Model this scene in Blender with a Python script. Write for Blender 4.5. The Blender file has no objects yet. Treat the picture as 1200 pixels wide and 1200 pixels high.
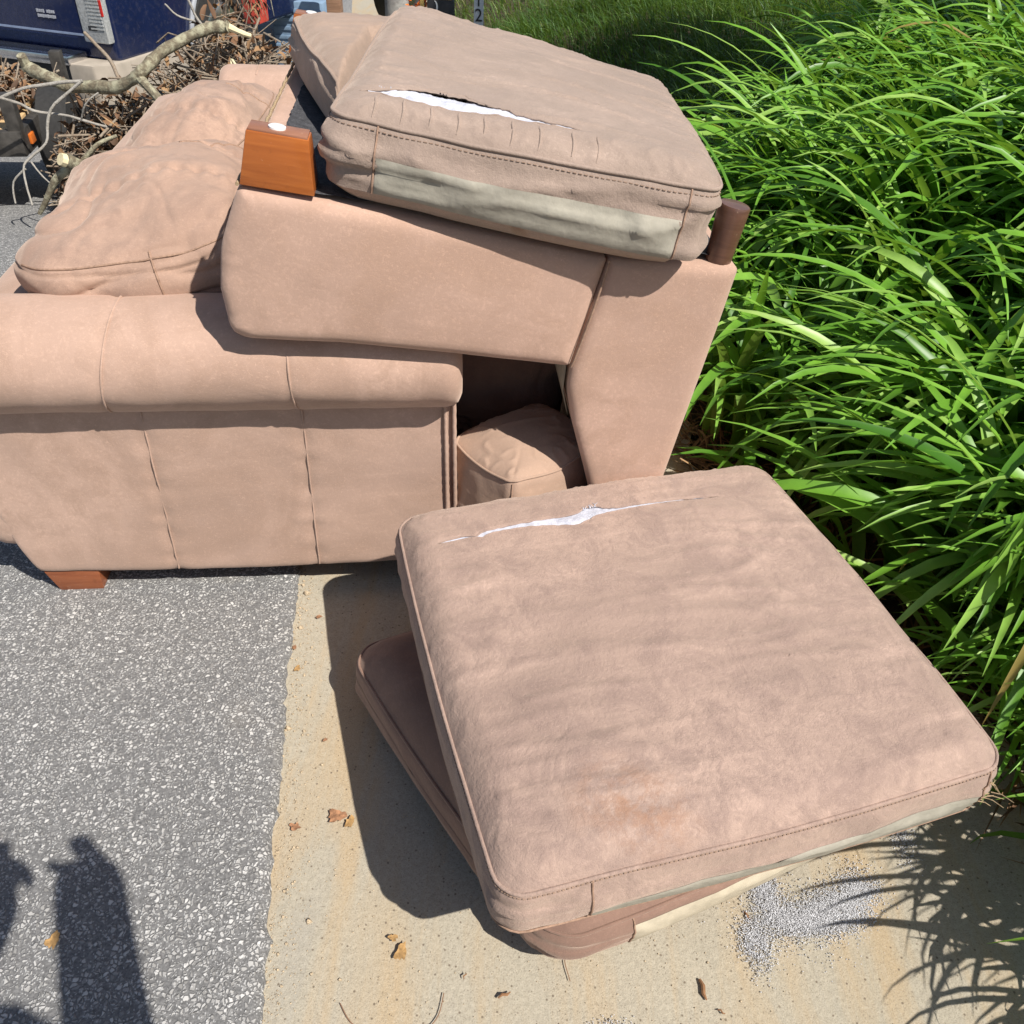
import bpy, bmesh, math, random
import numpy as np
from mathutils import Vector, Matrix, noise
from mathutils.geometry import delaunay_2d_cdt

random.seed(7)
rng = np.random.default_rng(7)
S = bpy.context.scene
COL = S.collection
R_ = math.radians

# ------------------------------------------------------------------ camera
cam_d = bpy.data.cameras.new('camera')
cam = bpy.data.objects.new('camera', cam_d)
COL.objects.link(cam)
PITCH, ROLL, CAM_H = R_(39.5), R_(2.5), 1.35
_F = Vector((0, math.cos(PITCH), -math.sin(PITCH)))
_U0 = Vector((0, math.sin(PITCH), math.cos(PITCH)))
_R0 = Vector((1, 0, 0))
_Rt = _R0 * math.cos(ROLL) + _U0 * math.sin(ROLL)
_Up = -_R0 * math.sin(ROLL) + _U0 * math.cos(ROLL)
m = Matrix((_Rt, _Up, -_F)).transposed().to_4x4()
m.translation = (0, 0, CAM_H)
cam.matrix_world = m
cam_d.sensor_width = 36
cam_d.lens = 30.0
cam_d.clip_start = 0.02
cam_d.clip_end = 600
S.camera = cam

# ------------------------------------------------------------------ sun, sky, exposure
SUN = Vector((.482, -.404, .777)).normalized()
w = bpy.data.worlds.new('World')
S.world = w
w.use_nodes = True
nt = w.node_tree
sky = nt.nodes.new('ShaderNodeTexSky')
sky.sky_type = 'NISHITA'
sky.sun_disc = False
sky.sun_elevation = math.asin(SUN.z)
sky.sun_rotation = math.atan2(SUN.x, SUN.y)
bg = nt.nodes['Background']
bg.inputs['Strength'].default_value = 0.075
nt.links.new(sky.outputs[0], bg.inputs[0])
sun_d = bpy.data.lights.new('sun', 'SUN')
sun_d.energy = 5.0
sun_d.angle = R_(.53)
sun_d.color = (1, .955, .89)
sun = bpy.data.objects.new('sun', sun_d)
COL.objects.link(sun)
sun.rotation_euler = SUN.to_track_quat('Z', 'Y').to_euler()
S.view_settings.view_transform = 'Standard'
S.view_settings.look = 'None'
S.view_settings.gamma = 1
S.view_settings.exposure = 0.44
S.view_settings.use_curve_mapping = False
S.cycles.max_bounces = 8

# ------------------------------------------------------------------ helpers
def tag(o, label=None, cat=None, group=None, kind=None):
    if label: o['label'] = label
    if cat: o['category'] = cat
    if group: o['group'] = group
    if kind: o['kind'] = kind
    return o

def empty(name, loc=(0, 0, 0), rz=0, matrix=None):
    o = bpy.data.objects.new(name, None)
    COL.objects.link(o)
    o.empty_display_size = .05
    if matrix is not None: o.matrix_world = matrix
    else:
        o.location = loc
        o.rotation_euler = (0, 0, rz)
    return o

def mesh_obj(name, V, F, mat, parent=None, smooth=True, sharp=None):
    me = bpy.data.meshes.new(name)
    if isinstance(V, np.ndarray): V = V.tolist()
    me.from_pydata([tuple(v) for v in V], [], F)
    me.materials.append(mat)
    if smooth:
        me.polygons.foreach_set('use_smooth', [True] * len(me.polygons))
    me.update()
    if sharp: me.set_sharp_from_angle(angle=R_(sharp))
    o = bpy.data.objects.new(name, me)
    COL.objects.link(o)
    if parent: o.parent = parent
    return o

def np_mesh(name, V, Q, mat, parent=None, attr=None, smooth=True):
    """V (n,3) float, Q (k,4) or (k,3) ints, attr: per-vertex float 'tone'"""
    me = bpy.data.meshes.new(name)
    k = Q.shape[1]
    me.vertices.add(len(V)); me.vertices.foreach_set('co', V.astype(np.float32).ravel())
    me.loops.add(Q.size); me.loops.foreach_set('vertex_index', Q.astype(np.int32).ravel())
    me.polygons.add(len(Q))
    me.polygons.foreach_set('loop_start', np.arange(0, Q.size, k, dtype=np.int32))
    if smooth: me.polygons.foreach_set('use_smooth', np.ones(len(Q), dtype=bool))
    me.update(calc_edges=True)
    me.validate()
    if attr is not None:
        a = me.attributes.new('tone', 'FLOAT', 'POINT')
        a.data.foreach_set('value', attr.astype(np.float32))
    me.materials.append(mat)
    o = bpy.data.objects.new(name, me)
    COL.objects.link(o)
    if parent: o.parent = parent
    return o

class MB:
    """collects verts and faces for ONE mesh"""
    def __init__(s): s.V = []; s.F = []
    def add(s, V, F):
        n = len(s.V)
        s.V += [tuple(v) for v in V]
        s.F += [tuple(i + n for i in f) for f in F]
        return s
    def box(s, c, d, rot=None, taper=1.0):
        hx, hy, hz = d[0] / 2, d[1] / 2, d[2] / 2
        P = []
        for z, k in ((-hz, taper), (hz, 1)):
            P += [Vector((-hx * k, -hy * k, z)), Vector((hx * k, -hy * k, z)), Vector((hx * k, hy * k, z)), Vector((-hx * k, hy * k, z))]
        if rot is not None: P = [rot @ p for p in P]
        c = Vector(c)
        return s.add([p + c for p in P], [(3, 2, 1, 0), (4, 5, 6, 7), (0, 1, 5, 4), (1, 2, 6, 5), (2, 3, 7, 6), (3, 0, 4, 7)])
    def tube(s, pts, rad, n=6, closed=False, cap=True):
        pts = [Vector(p) for p in pts]
        N = len(pts)
        rad = rad if hasattr(rad, '__len__') else [rad] * N
        rings = []
        prev = None
        for i, p in enumerate(pts):
            a = pts[(i - 1) % N] if closed or i > 0 else p
            b = pts[(i + 1) % N] if closed or i < N - 1 else p
            t = (b - a)
            t = t.normalized() if t.length > 1e-9 else Vector((0, 0, 1))
            if prev is None:
                x = t.orthogonal().normalized()
            else:
                x = prev - t * prev.dot(t)
                x = x.normalized() if x.length > 1e-6 else t.orthogonal().normalized()
            prev = x
            y = t.cross(x)
            rings.append([p + (x * math.cos(2 * math.pi * k / n) + y * math.sin(2 * math.pi * k / n)) * rad[i] for k in range(n)])
        V = [v for r in rings for v in r]
        F = []
        for i in range(N if closed else N - 1):
            j = (i + 1) % N
            for k in range(n):
                F.append((i * n + k, i * n + (k + 1) % n, j * n + (k + 1) % n, j * n + k))
        if cap and not closed:
            F.append(tuple(range(n - 1, -1, -1)))
            F.append(tuple((N - 1) * n + k for k in range(n)))
        return s.add(V, F)
    def disc(s, c, nrm, r, h, n=20):
        nrm = Vector(nrm).normalized()
        x = nrm.orthogonal().normalized(); y = nrm.cross(x); c = Vector(c)
        V = []
        for hh, rr in ((0, r), (h * .7, r), (h, r * .8)):
            V += [c + nrm * hh + (x * math.cos(2 * math.pi * k / n) + y * math.sin(2 * math.pi * k / n)) * rr for k in range(n)]
        F = []
        for l in (0, 1):
            F += [(l * n + k, l * n + (k + 1) % n, (l + 1) * n + (k + 1) % n, (l + 1) * n + k) for k in range(n)]
        F.append(tuple(2 * n + k for k in range(n)))
        F.append(tuple(range(n - 1, -1, -1)))
        return s.add(V, F)
    def build(s, name, mat, parent=None, smooth=False, bevel=0, sharp=35):
        o = mesh_obj(name, s.V, s.F, mat, parent, smooth=True if (smooth or bevel) else False, sharp=sharp if (smooth or bevel) else None)
        if bevel:
            bm = bmesh.new(); bm.from_mesh(o.data)
            ed = [e for e in bm.edges if len(e.link_faces) == 2 and e.calc_face_angle(0) > .6]
            bmesh.ops.bevel(bm, geom=ed, offset=bevel, segments=2, profile=.6, affect='EDGES', clamp_overlap=True)
            bm.to_mesh(o.data); bm.free()
            o.data.polygons.foreach_set('use_smooth', [True] * len(o.data.polygons))
            o.data.set_sharp_from_angle(angle=R_(sharp))
        return o

def fn(p, s, seed=0.0):
    return noise.noise(Vector((p[0] * s + seed * 7.13, p[1] * s - seed * 3.7, p[2] * s + seed * 1.9)))

def ridge(v, k=6):
    return max(0.0, 1 - abs(v) * 2.2) ** k

def wob(pts, n=6, amp=.012, seed=0):
    """smooth, slightly crooked line through the points"""
    P = [Vector(p) for p in pts]
    out = []
    for i in range(len(P) - 1):
        p0, p1, p2, p3 = P[max(0, i - 1)], P[i], P[i + 1], P[min(len(P) - 1, i + 2)]
        for k in range(n):
            u = k / n
            q = .5 * ((2 * p1) + (p2 - p0) * u + (2 * p0 - 5 * p1 + 4 * p2 - p3) * u * u + (3 * p1 - p0 - 3 * p2 + p3) * u ** 3)
            out.append(q + Vector((fn(q, 9, seed), fn(q, 9, seed + 1), fn(q, 9, seed + 2))) * amp)
    out.append(P[-1])
    return out

# ------------------------------------------------------------------ materials
def nmat(name):
    ma = bpy.data.materials.new(name)
    ma.use_nodes = True
    t = ma.node_tree
    b = t.nodes['Principled BSDF']
    return ma, t, b

def N(t, typ, **kw):
    n = t.nodes.new(typ)
    for k, v in kw.items():
        if k.startswith('_'): setattr(n, k[1:], v)
        else: n.inputs[k].default_value = v
    return n

def noise_n(t, vec, scale, detail=4, rough=.55, dist=0.0):
    n = N(t, 'ShaderNodeTexNoise', Scale=scale, Detail=detail, Roughness=rough, Distortion=dist)
    t.links.new(vec, n.inputs['Vector'])
    return n.outputs['Fac']

def ramp(t, fac, a, b, ca=(0, 0, 0, 1), cb=(1, 1, 1, 1)):
    r = t.nodes.new('ShaderNodeValToRGB')
    r.color_ramp.elements[0].position = a; r.color_ramp.elements[0].color = ca
    r.color_ramp.elements[1].position = b; r.color_ramp.elements[1].color = cb
    t.links.new(fac, r.inputs[0])
    return r.outputs[0]

def mix(t, fac, a, b, mode='MIX'):
    n = t.nodes.new('ShaderNodeMix'); n.data_type = 'RGBA'; n.blend_type = mode
    for sock, v in ((n.inputs[0], fac), (n.inputs[6], a), (n.inputs[7], b)):
        if isinstance(v, bpy.types.NodeSocket): t.links.new(v, sock)
        elif isinstance(v, (int, float)): sock.default_value = v
        else: sock.default_value = (*v[:3], 1)
    return n.outputs[2]

def mul(t, a, k):
    n = t.nodes.new('ShaderNodeMath'); n.operation = 'MULTIPLY'
    t.links.new(a, n.inputs[0])
    if isinstance(k, bpy.types.NodeSocket): t.links.new(k, n.inputs[1])
    else: n.inputs[1].default_value = k
    return n.outputs[0]

def addm(t, a, b):
    n = t.nodes.new('ShaderNodeMath'); n.operation = 'ADD'
    t.links.new(a, n.inputs[0]); t.links.new(b, n.inputs[1])
    return n.outputs[0]

def bump(t, b, h, strength, dist):
    n = N(t, 'ShaderNodeBump', Strength=strength, Distance=dist)
    t.links.new(h, n.inputs['Height'])
    t.links.new(n.outputs[0], b.inputs['Normal'])
    return n

def coords(t, loc=(0, 0, 0), scale=(1, 1, 1), rot=(0, 0, 0), src='Object'):
    c = t.nodes.new('ShaderNodeTexCoord')
    mp = N(t, 'ShaderNodeMapping', Location=loc, Scale=scale, Rotation=rot)
    t.links.new(c.outputs[src], mp.inputs[0])
    return mp.outputs[0]

def simple(name, col, rough=.6, metal=0.0, var=.15, scale=30, bmp=0.0, spec=.5):
    ma, t, b = nmat(name)
    v = coords(t)
    f = noise_n(t, v, scale, 5)
    c = mix(t, ramp(t, f, .3, .7), tuple(x * (1 - var) for x in col), tuple(min(1, x * (1 + var)) for x in col))
    t.links.new(c, b.inputs['Base Color'])
    b.inputs['Roughness'].default_value = rough
    b.inputs['Metallic'].default_value = metal
    b.inputs['Specular IOR Level'].default_value = spec
    if bmp: bump(t, b, f, bmp, .004)
    return ma

def suede(name, base, dirt=(.20, .145, .125), dirt_amt=.45, seed=0.0, streak=.25, srot=0.0, smear=9, light=.3, rust=None, bm=.4):
    ma, t, b = nmat(name)
    v = coords(t, loc=(seed * 3.1, seed * 1.7, seed))
    vs = coords(t, loc=(seed, seed * 2, 0), scale=(3.2, 22, 22), rot=(0, 0, srot))
    big = noise_n(t, v, 3.2, 4, .6, .4)
    med = noise_n(t, v, smear, 7, .66, .9)
    st = noise_n(t, vs, 1.0, 5, .6, .5)
    fine = noise_n(t, v, 160, 4, .7)
    micro = noise_n(t, v, 620, 2, .6)
    lite = tuple(min(1, x * 1.24) for x in base)
    mid = noise_n(t, v, smear * 4.2, 6, .72, .6)
    c = mix(t, ramp(t, big, .35, .68), tuple(x * .74 for x in base), base)
    c = mix(t, mul(t, ramp(t, med, .48, .72), dirt_amt), c, dirt)
    c = mix(t, mul(t, mul(t, ramp(t, mid, .48, .62), ramp(t, big, .38, .6)), dirt_amt * .75), c, dirt)
    c = mix(t, mul(t, ramp(t, st, .52, .78), streak), c, dirt)
    c = mix(t, mul(t, ramp(t, st, .28, .46, (1, 1, 1, 1), (0, 0, 0, 1)), light), c, lite)
    # scuffed nap: short pale dashes in the worn areas
    vd = coords(t, loc=(seed, 0, 0), scale=(1, 2.4, 1.6), rot=(0, 0, .6))
    dash = noise_n(t, vd, 135, 5, .75, 1.6)
    sc = mul(t, ramp(t, dash, .53, .60), ramp(t, med, .40, .56))
    c = mix(t, mul(t, sc, .85 * min(1, max(0, dirt_amt - .1) * 1.4)), c, lite)
    dk = mul(t, ramp(t, dash, .46, .38), ramp(t, med, .42, .58))
    c = mix(t, mul(t, dk, .55 * min(1, max(0, dirt_amt - .1) * 1.4)), c, dirt)
    c = mix(t, mul(t, ramp(t, fine, .44, .30), .30), c, tuple(x * .62 for x in base))
    c = mix(t, mul(t, ramp(t, micro, .35, .65), .16), c, tuple(x * .66 for x in base))
    if rust:
        for (px, py, pz, rr) in rust:
            g = t.nodes.new('ShaderNodeTexCoord')
            d = t.nodes.new('ShaderNodeVectorMath'); d.operation = 'DISTANCE'
            t.links.new(g.outputs['Object'], d.inputs[0]); d.inputs[1].default_value = (px, py, pz)
            mk = ramp(t, d.outputs['Value'], rr * .2, rr, (1, 1, 1, 1), (0, 0, 0, 1))
            k = mul(t, mul(t, mk, ramp(t, noise_n(t, v, 40, 6, .7), .42, .62)), .42)
            c = mix(t, k, c, (.30, .145, .075))
    t.links.new(c, b.inputs['Base Color'])
    b.inputs['Roughness'].default_value = .88
    b.inputs['Specular IOR Level'].default_value = .22
    b.inputs['Sheen Weight'].default_value = .35
    b.inputs['Sheen Roughness'].default_value = .5
    b.inputs['Sheen Tint'].default_value = (1, .80, .66, 1)
    h = addm(t, mul(t, fine, .6), addm(t, addm(t, mul(t, med, 2.0), mul(t, mid, .9)), mul(t, micro, .3)))
    bump(t, b, h, bm, .0038)
    return ma

M = {}
M['sofa'] = suede('sofa_suede', (.540, .364, .280), dirt=(.31, .200, .142), dirt_amt=.70, seed=1.0, streak=.10, smear=4.2, light=.20, bm=.20)
M['pillow'] = suede('pillow_suede', (.475, .314, .234), dirt=(.225, .150, .118), dirt_amt=.95, seed=2.3, streak=.16, smear=5, light=.25, bm=.28)
M['love'] = suede('loveseat_suede', (.555, .368, .282), dirt=(.37, .235, .165), dirt_amt=.65, seed=3.1, streak=.06, smear=4.0, light=.2, bm=.16)
M['cush1'] = suede('grey_worn_suede', (.395, .296, .240), dirt=(.235, .180, .145), dirt_amt=.62, seed=4.7, streak=.50, smear=7, light=.45, bm=.5)
M['cush2'] = suede('second_worn_suede', (.41, .295, .226), dirt=(.225, .165, .13), dirt_amt=.45, seed=5.9, streak=.4, srot=.3, smear=7, light=.3, bm=.35)
M['cush3'] = suede('mauve_worn_suede', (.450, .318, .256), dirt=(.200, .138, .120), dirt_amt=.66, seed=6.4, streak=.42, smear=12, light=.50, bm=.62,
                   rust=[(-.205, -.295, .165, .075), (-.155, -.325, .16, .075)])
M['cush4'] = suede('shade_toned_worn_suede', (.285, .175, .132), dirt=(.15, .09, .07), dirt_amt=.45, seed=7.7, smear=8, bm=.3)  # base colour darkened, the upper cushion's shade is put into the suede
M['cush5'] = suede('plain_suede', (.510, .345, .250), dirt_amt=.25, seed=8.8, streak=.1, smear=5, light=.15, bm=.2)
M['band'] = simple('platform_cloth', (.325, .300, .245), .9, var=.10, scale=60, bmp=.35, spec=.15)
M['band2'] = simple('beige_platform_cloth', (.44, .385, .29), .9, var=.12, scale=50, bmp=.3, spec=.15)
M['seam'] = simple('seam_thread', (.30, .195, .14), .9, var=.25, scale=200, spec=.1)
M['stitch'] = simple('stitch_thread', (.31, .215, .16), .9, var=.3, scale=300, spec=.1)
M['cord'] = simple('cream_cord', (.34, .25, .155), .9, var=.35, scale=160, spec=.1)

def batting_mat():
    ma, t, b = nmat('white_batting')
    v = coords(t)
    f = noise_n(t, v, 60, 6, .7)
    c = mix(t, ramp(t, f, .3, .7), (.40, .41, .47), (.60, .60, .66))
    t.links.new(c, b.inputs['Base Color'])
    b.inputs['Roughness'].default_value = 1
    b.inputs['Specular IOR Level'].default_value = .05
    b.inputs['Subsurface Weight'].default_value = .15
    b.inputs['Subsurface Radius'].default_value = (.01, .01, .01)
    bump(t, b, f, .6, .006)
    return ma
M['batting'] = batting_mat()

def wood_mat(name, a, b_, scale=1.0, rough=.35):
    ma, t, b = nmat(name)
    v = coords(t, scale=(4 * scale, 4 * scale, 38 * scale), rot=(0, R_(90), 0))
    g = noise_n(t, v, 2.0, 6, .6, 1.2)
    v2 = coords(t)
    s = noise_n(t, v2, 45, 6, .7)
    c = mix(t, ramp(t, g, .3, .72), a, b_)
    c = mix(t, mul(t, ramp(t, s, .60, .75), .5), c, tuple(x * .45 for x in a))
    c = mix(t, mul(t, ramp(t, noise_n(t, v2, 120, 3, .8), .66, .74), .4), c, (.6, .42, .28))
    t.links.new(c, b.inputs['Base Color'])
    b.inputs['Roughness'].default_value = rough
    b.inputs['Coat Weight'].default_value = .25
    bump(t, b, g, .12, .002)
    return ma
M['legwood'] = wood_mat('orange_stained_wood', (.29, .075, .013), (.42, .125, .024))
M['footwood'] = wood_mat('reddish_worn_wood', (.21, .058, .020), (.30, .095, .034), rough=.5)
M['legtop'] = wood_mat('scuffed_brown_wood', (.21, .085, .045), (.33, .15, .09), rough=.6)
M['darkleg'] = wood_mat('dark_brown_wood', (.085, .038, .024), (.14, .066, .042), rough=.42)
M['weathered'] = wood_mat('weathered_plank', (.46, .30, .14), (.62, .42, .21), rough=.8)
M['post'] = wood_mat('old_post_wood', (.17, .09, .05), (.30, .17, .10), rough=.9)

def dust_mat():
    ma, t, b = nmat('black_dust_cover')
    v = coords(t)
    f = noise_n(t, v, 90, 6, .75)
    vs = coords(t, scale=(60, 12, 12), rot=(0, 0, .9))
    hair = noise_n(t, vs, 6, 5, .7, 2.2)
    c = mix(t, ramp(t, f, .4, .7), (.030, .030, .034), (.085, .085, .092))
    c = mix(t, mul(t, ramp(t, hair, .60, .68), .6), c, (.30, .29, .28))
    t.links.new(c, b.inputs['Base Color'])
    b.inputs['Roughness'].default_value = .95
    bump(t, b, f, .7, .006)
    return ma
M['dust'] = dust_mat()
M['white'] = simple('white_plastic', (.78, .78, .76), .35, var=.04)
M['inner'] = simple('bare_lining_cloth', (.36, .32, .24), .95, var=.15, scale=50, bmp=.3)

# ------------------------------------------------------------------ lay of the land
GA = Vector((-.475, 1.364)); GD = Vector((-.163, .987)).normalized(); GN = Vector((GD.y, -GD.x))   # asphalt edge line, its direction, its right-hand normal
def gs(x, y): return (x - GA.x) * GN.x + (y - GA.y) * GN.y
def slope(y):
    d = y - 2.9
    if d <= 0: return 0.0
    return -min(.55, .13 * d * min(1, d / .5))
def bank(s):
    d = s - 1.12
    if d <= 0: return 0.0
    return .30 * d if d < 1.6 else .48 + .10 * min(d - 1.6, 4)
def gz(x, y): return slope(y) + bank(gs(x, y))
def gp(s, tt):
    return GA.x + GN.x * s + GD.x * tt, GA.y + GN.y * s + GD.y * tt

def bed_front(tt): return 1.20 + .10 * np.clip((-.35 - tt) / .3, 0, 1) - .20 * np.clip((tt + .05) / .3, 0, 1) + .05 * np.sin(tt * 5.1) + .04 * np.sin(tt * 11.3 + 1)
def grid_sheet(name, srow, ts, zoff, mat, skirt=None):
    """srow(t) -> list of s values for the row at t"""
    V, F = [], []
    n = None
    for tt in ts:
        row = srow(tt)
        n = len(row)
        for s_ in row:
            x, y = gp(s_, tt)
            V.append((x, y, gz(x, y) + zoff(s_, tt)))
    for i in range(len(ts) - 1):
        for j in range(n - 1):
            F.append((i * n + j, i * n + j + 1, (i + 1) * n + j + 1, (i + 1) * n + j))
    return mesh_obj(name, V, F, mat)

def asphalt_mat():
    ma, t, b = nmat('worn_asphalt')
    v = coords(t)
    nz = N(t, 'ShaderNodeTexNoise', Scale=60, Detail=3)
    t.links.new(v, nz.inputs['Vector'])
    vv = t.nodes.new('ShaderNodeVectorMath'); vv.operation = 'MULTIPLY_ADD'
    t.links.new(nz.outputs['Color'], vv.inputs[0]); vv.inputs[1].default_value = (.012, .012, .012); t.links.new(v, vv.inputs[2])
    def vor(scale, feat):
        n = N(t, 'ShaderNodeTexVoronoi', Scale=scale); n.feature = feat
        t.links.new(vv.outputs[0], n.inputs['Vector'])
        return n
    a1, e1 = vor(150, 'F1'), vor(150, 'DISTANCE_TO_EDGE')
    a2 = vor(290, 'F1')
    sep = t.nodes.new('ShaderNodeSeparateColor'); t.links.new(a1.outputs['Color'], sep.inputs[0])
    sep2 = t.nodes.new('ShaderNodeSeparateColor'); t.links.new(a2.outputs['Color'], sep2.inputs[0])
    stone = mul(t, ramp(t, e1.outputs['Distance'], .06, .20), ramp(t, sep.outputs[0], .33, .53))
    small = mul(t, ramp(t, sep2.outputs[0], .62, .72), ramp(t, a2.outputs['Distance'], .25, .55, (1, 1, 1, 1), (0, 0, 0, 1)))
    tone = mix(t, sep.outputs[1], (.21, .203, .190), (.58, .567, .54))
    binder = mix(t, ramp(t, noise_n(t, v, 220, 4, .7), .3, .7), (.068, .067, .066), (.215, .211, .205))
    c = mix(t, stone, binder, tone)
    c = mix(t, mul(t, small, .75), c, (.52, .515, .50))
    big = noise_n(t, v, 1.3, 5, .6, .5)
    c = mix(t, mul(t, ramp(t, big, .35, .7), .22), c, (.12, .12, .125))
    c = mix(t, mul(t, ramp(t, noise_n(t, v, 2.6, 4), .60, .75), .25), c, (.34, .29, .22))
    t.links.new(c, b.inputs['Base Color'])
    b.inputs['Roughness'].default_value = .85
    h = addm(t, mul(t, stone, 1.0), mul(t, small, .5))
    bump(t, b, h, .75, .0022)
    return ma

def concrete_mat():
    ma, t, b = nmat('sandy_concrete')
    v = coords(t)
    rot = -math.atan2(GD.x, GD.y)
    vs = coords(t, scale=(9, 1.3, 1), rot=(0, 0, -rot))
    sand = noise_n(t, v, 420, 3, .75)
    grain = noise_n(t, v, 140, 4, .7)
    st = noise_n(t, vs, 1.0, 5, .6, .35)
    big = noise_n(t, v, 5, 5, .65, .5)
    c = mix(t, ramp(t, grain, .3, .7), (.31, .275, .21), (.415, .37, .285))
    c = mix(t, mul(t, ramp(t, st, .48, .62), .62), c, (.415, .295, .160))
    c = mix(t, mul(t, ramp(t, st, .28, .42, (1, 1, 1, 1), (0, 0, 0, 1)), .5), c, (.275, .265, .240))
    c = mix(t, mul(t, ramp(t, big, .55, .72), .35), c, (.30, .275, .22))
    c = mix(t, mul(t, ramp(t, sand, .56, .66), .55), c, (.47, .42, .33))
    c = mix(t, mul(t, ramp(t, sand, .33, .44, (1, 1, 1, 1), (0, 0, 0, 1)), .75), c, (.16, .13, .095))
    vo = N(t, 'ShaderNodeTexVoronoi', Scale=95); t.links.new(v, vo.inputs['Vector'])
    sp = t.nodes.new('ShaderNodeSeparateColor'); t.links.new(vo.outputs['Color'], sp.inputs[0])
    pit = mul(t, ramp(t, vo.outputs['Distance'], .12, .22, (1, 1, 1, 1), (0, 0, 0, 1)), ramp(t, sp.outputs[0], .66, .70))
    c = mix(t, mul(t, pit, .8), c, (.12, .09, .06))
    t.links.new(c, b.inputs['Base Color'])
    b.inputs['Roughness'].default_value = .92
    bump(t, b, addm(t, mul(t, sand, .7), mul(t, grain, 1.0)), .4, .003)
    return ma

def soil_mat():
    ma, t, b = nmat('mulch_soil')
    v = coords(t)
    f = noise_n(t, v, 55, 8, .75, .8)
    g = noise_n(t, v, 2, 5)
    c = mix(t, ramp(t, f, .3, .7), (.030, .019, .011), (.13, .082, .048))
    c = mix(t, mul(t, ramp(t, g, .4, .6), .35), c, (.075, .085, .03))
    t.links.new(c, b.inputs['Base Color'])
    b.inputs['Roughness'].default_value = 1
    bump(t, b, f, .9, .03)
    return ma

M['asphalt'] = asphalt_mat(); M['concrete'] = concrete_mat(); M['soil'] = soil_mat()

# ground sheet under everything, to the horizon
ts = [-200, -60, -20, -8, -4, -2, -1] + [i * .25 for i in range(0, 40)] + [11, 13, 16, 20, 30, 60, 140, 300]
ss = [-200, -80, -30, -14, -9, -6, -3, -1.5, -.6, 0, .4, .8, 1.12, 1.3] + [1.5 + .25 * i for i in range(1, 18)] + [7, 10, 20, 60, 200]
o = grid_sheet('ground', lambda tt: ss, ts, lambda s_, tt: -.035 + (.03 * fn((s_ * 3, tt * 3, 0), 1.0) * (1 if s_ > 1.25 else 0)), M['soil'])
tag(o, kind='structure')

# concrete gutter strip, runs a little under the asphalt
tsn = [-6, -4, -2.5] + [-1.6 + .05 * i for i in range(0, 110)] + [4, 5, 6, 8, 11, 15, 22, 40]
o = grid_sheet('gutter', lambda tt: [-.12, 0, .2, .4, .6, .8, float(bed_front(tt)) - .17, float(bed_front(tt)) - .08, float(bed_front(tt)) - .02, float(bed_front(tt)) + .03 + .03 * fn((tt * 4, 0, 0), 1.0)], tsn,
               lambda s_, tt: -.004 + .0 * s_ + .004 * fn((s_ * 6, tt * 6, 3), 1.0) * (.5 if s_ > 0 else 0) - .010 * math.exp(-((s_ - .35) / .4) ** 2), M['concrete'])
tag(o, kind='structure')

# asphalt with a ragged edge
def edge_s(tt):
    return .012 * fn((tt * 5, 1.3, 0), 1.0) + .010 * fn((tt * 22, 4.1, 0), 1.0) + .006 * fn((tt * 70, 9.1, 0), 1.0)
ts = [-30, -12, -6, -3] + [-1.8 + .012 * i for i in range(0, 330)] + [2.4 + .1 * i for i in range(0, 60)] + [9, 11, 14, 20, 35, 80]
def arow(tt):
    e = edge_s(tt)
    return [e - .001, e - .004, e - .02, -.08, -.16, -.3, -.6, -1.2, -2.2, -3.5, -5, -7, -9, -11]
def aoff(s_, tt):
    e = edge_s(tt)
    d = e - s_
    return -.010 if d < .002 else (.001 if d < .006 else .006)
o = grid_sheet('road', arow, ts, aoff, M['asphalt'])
tag(o, kind='structure')

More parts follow.
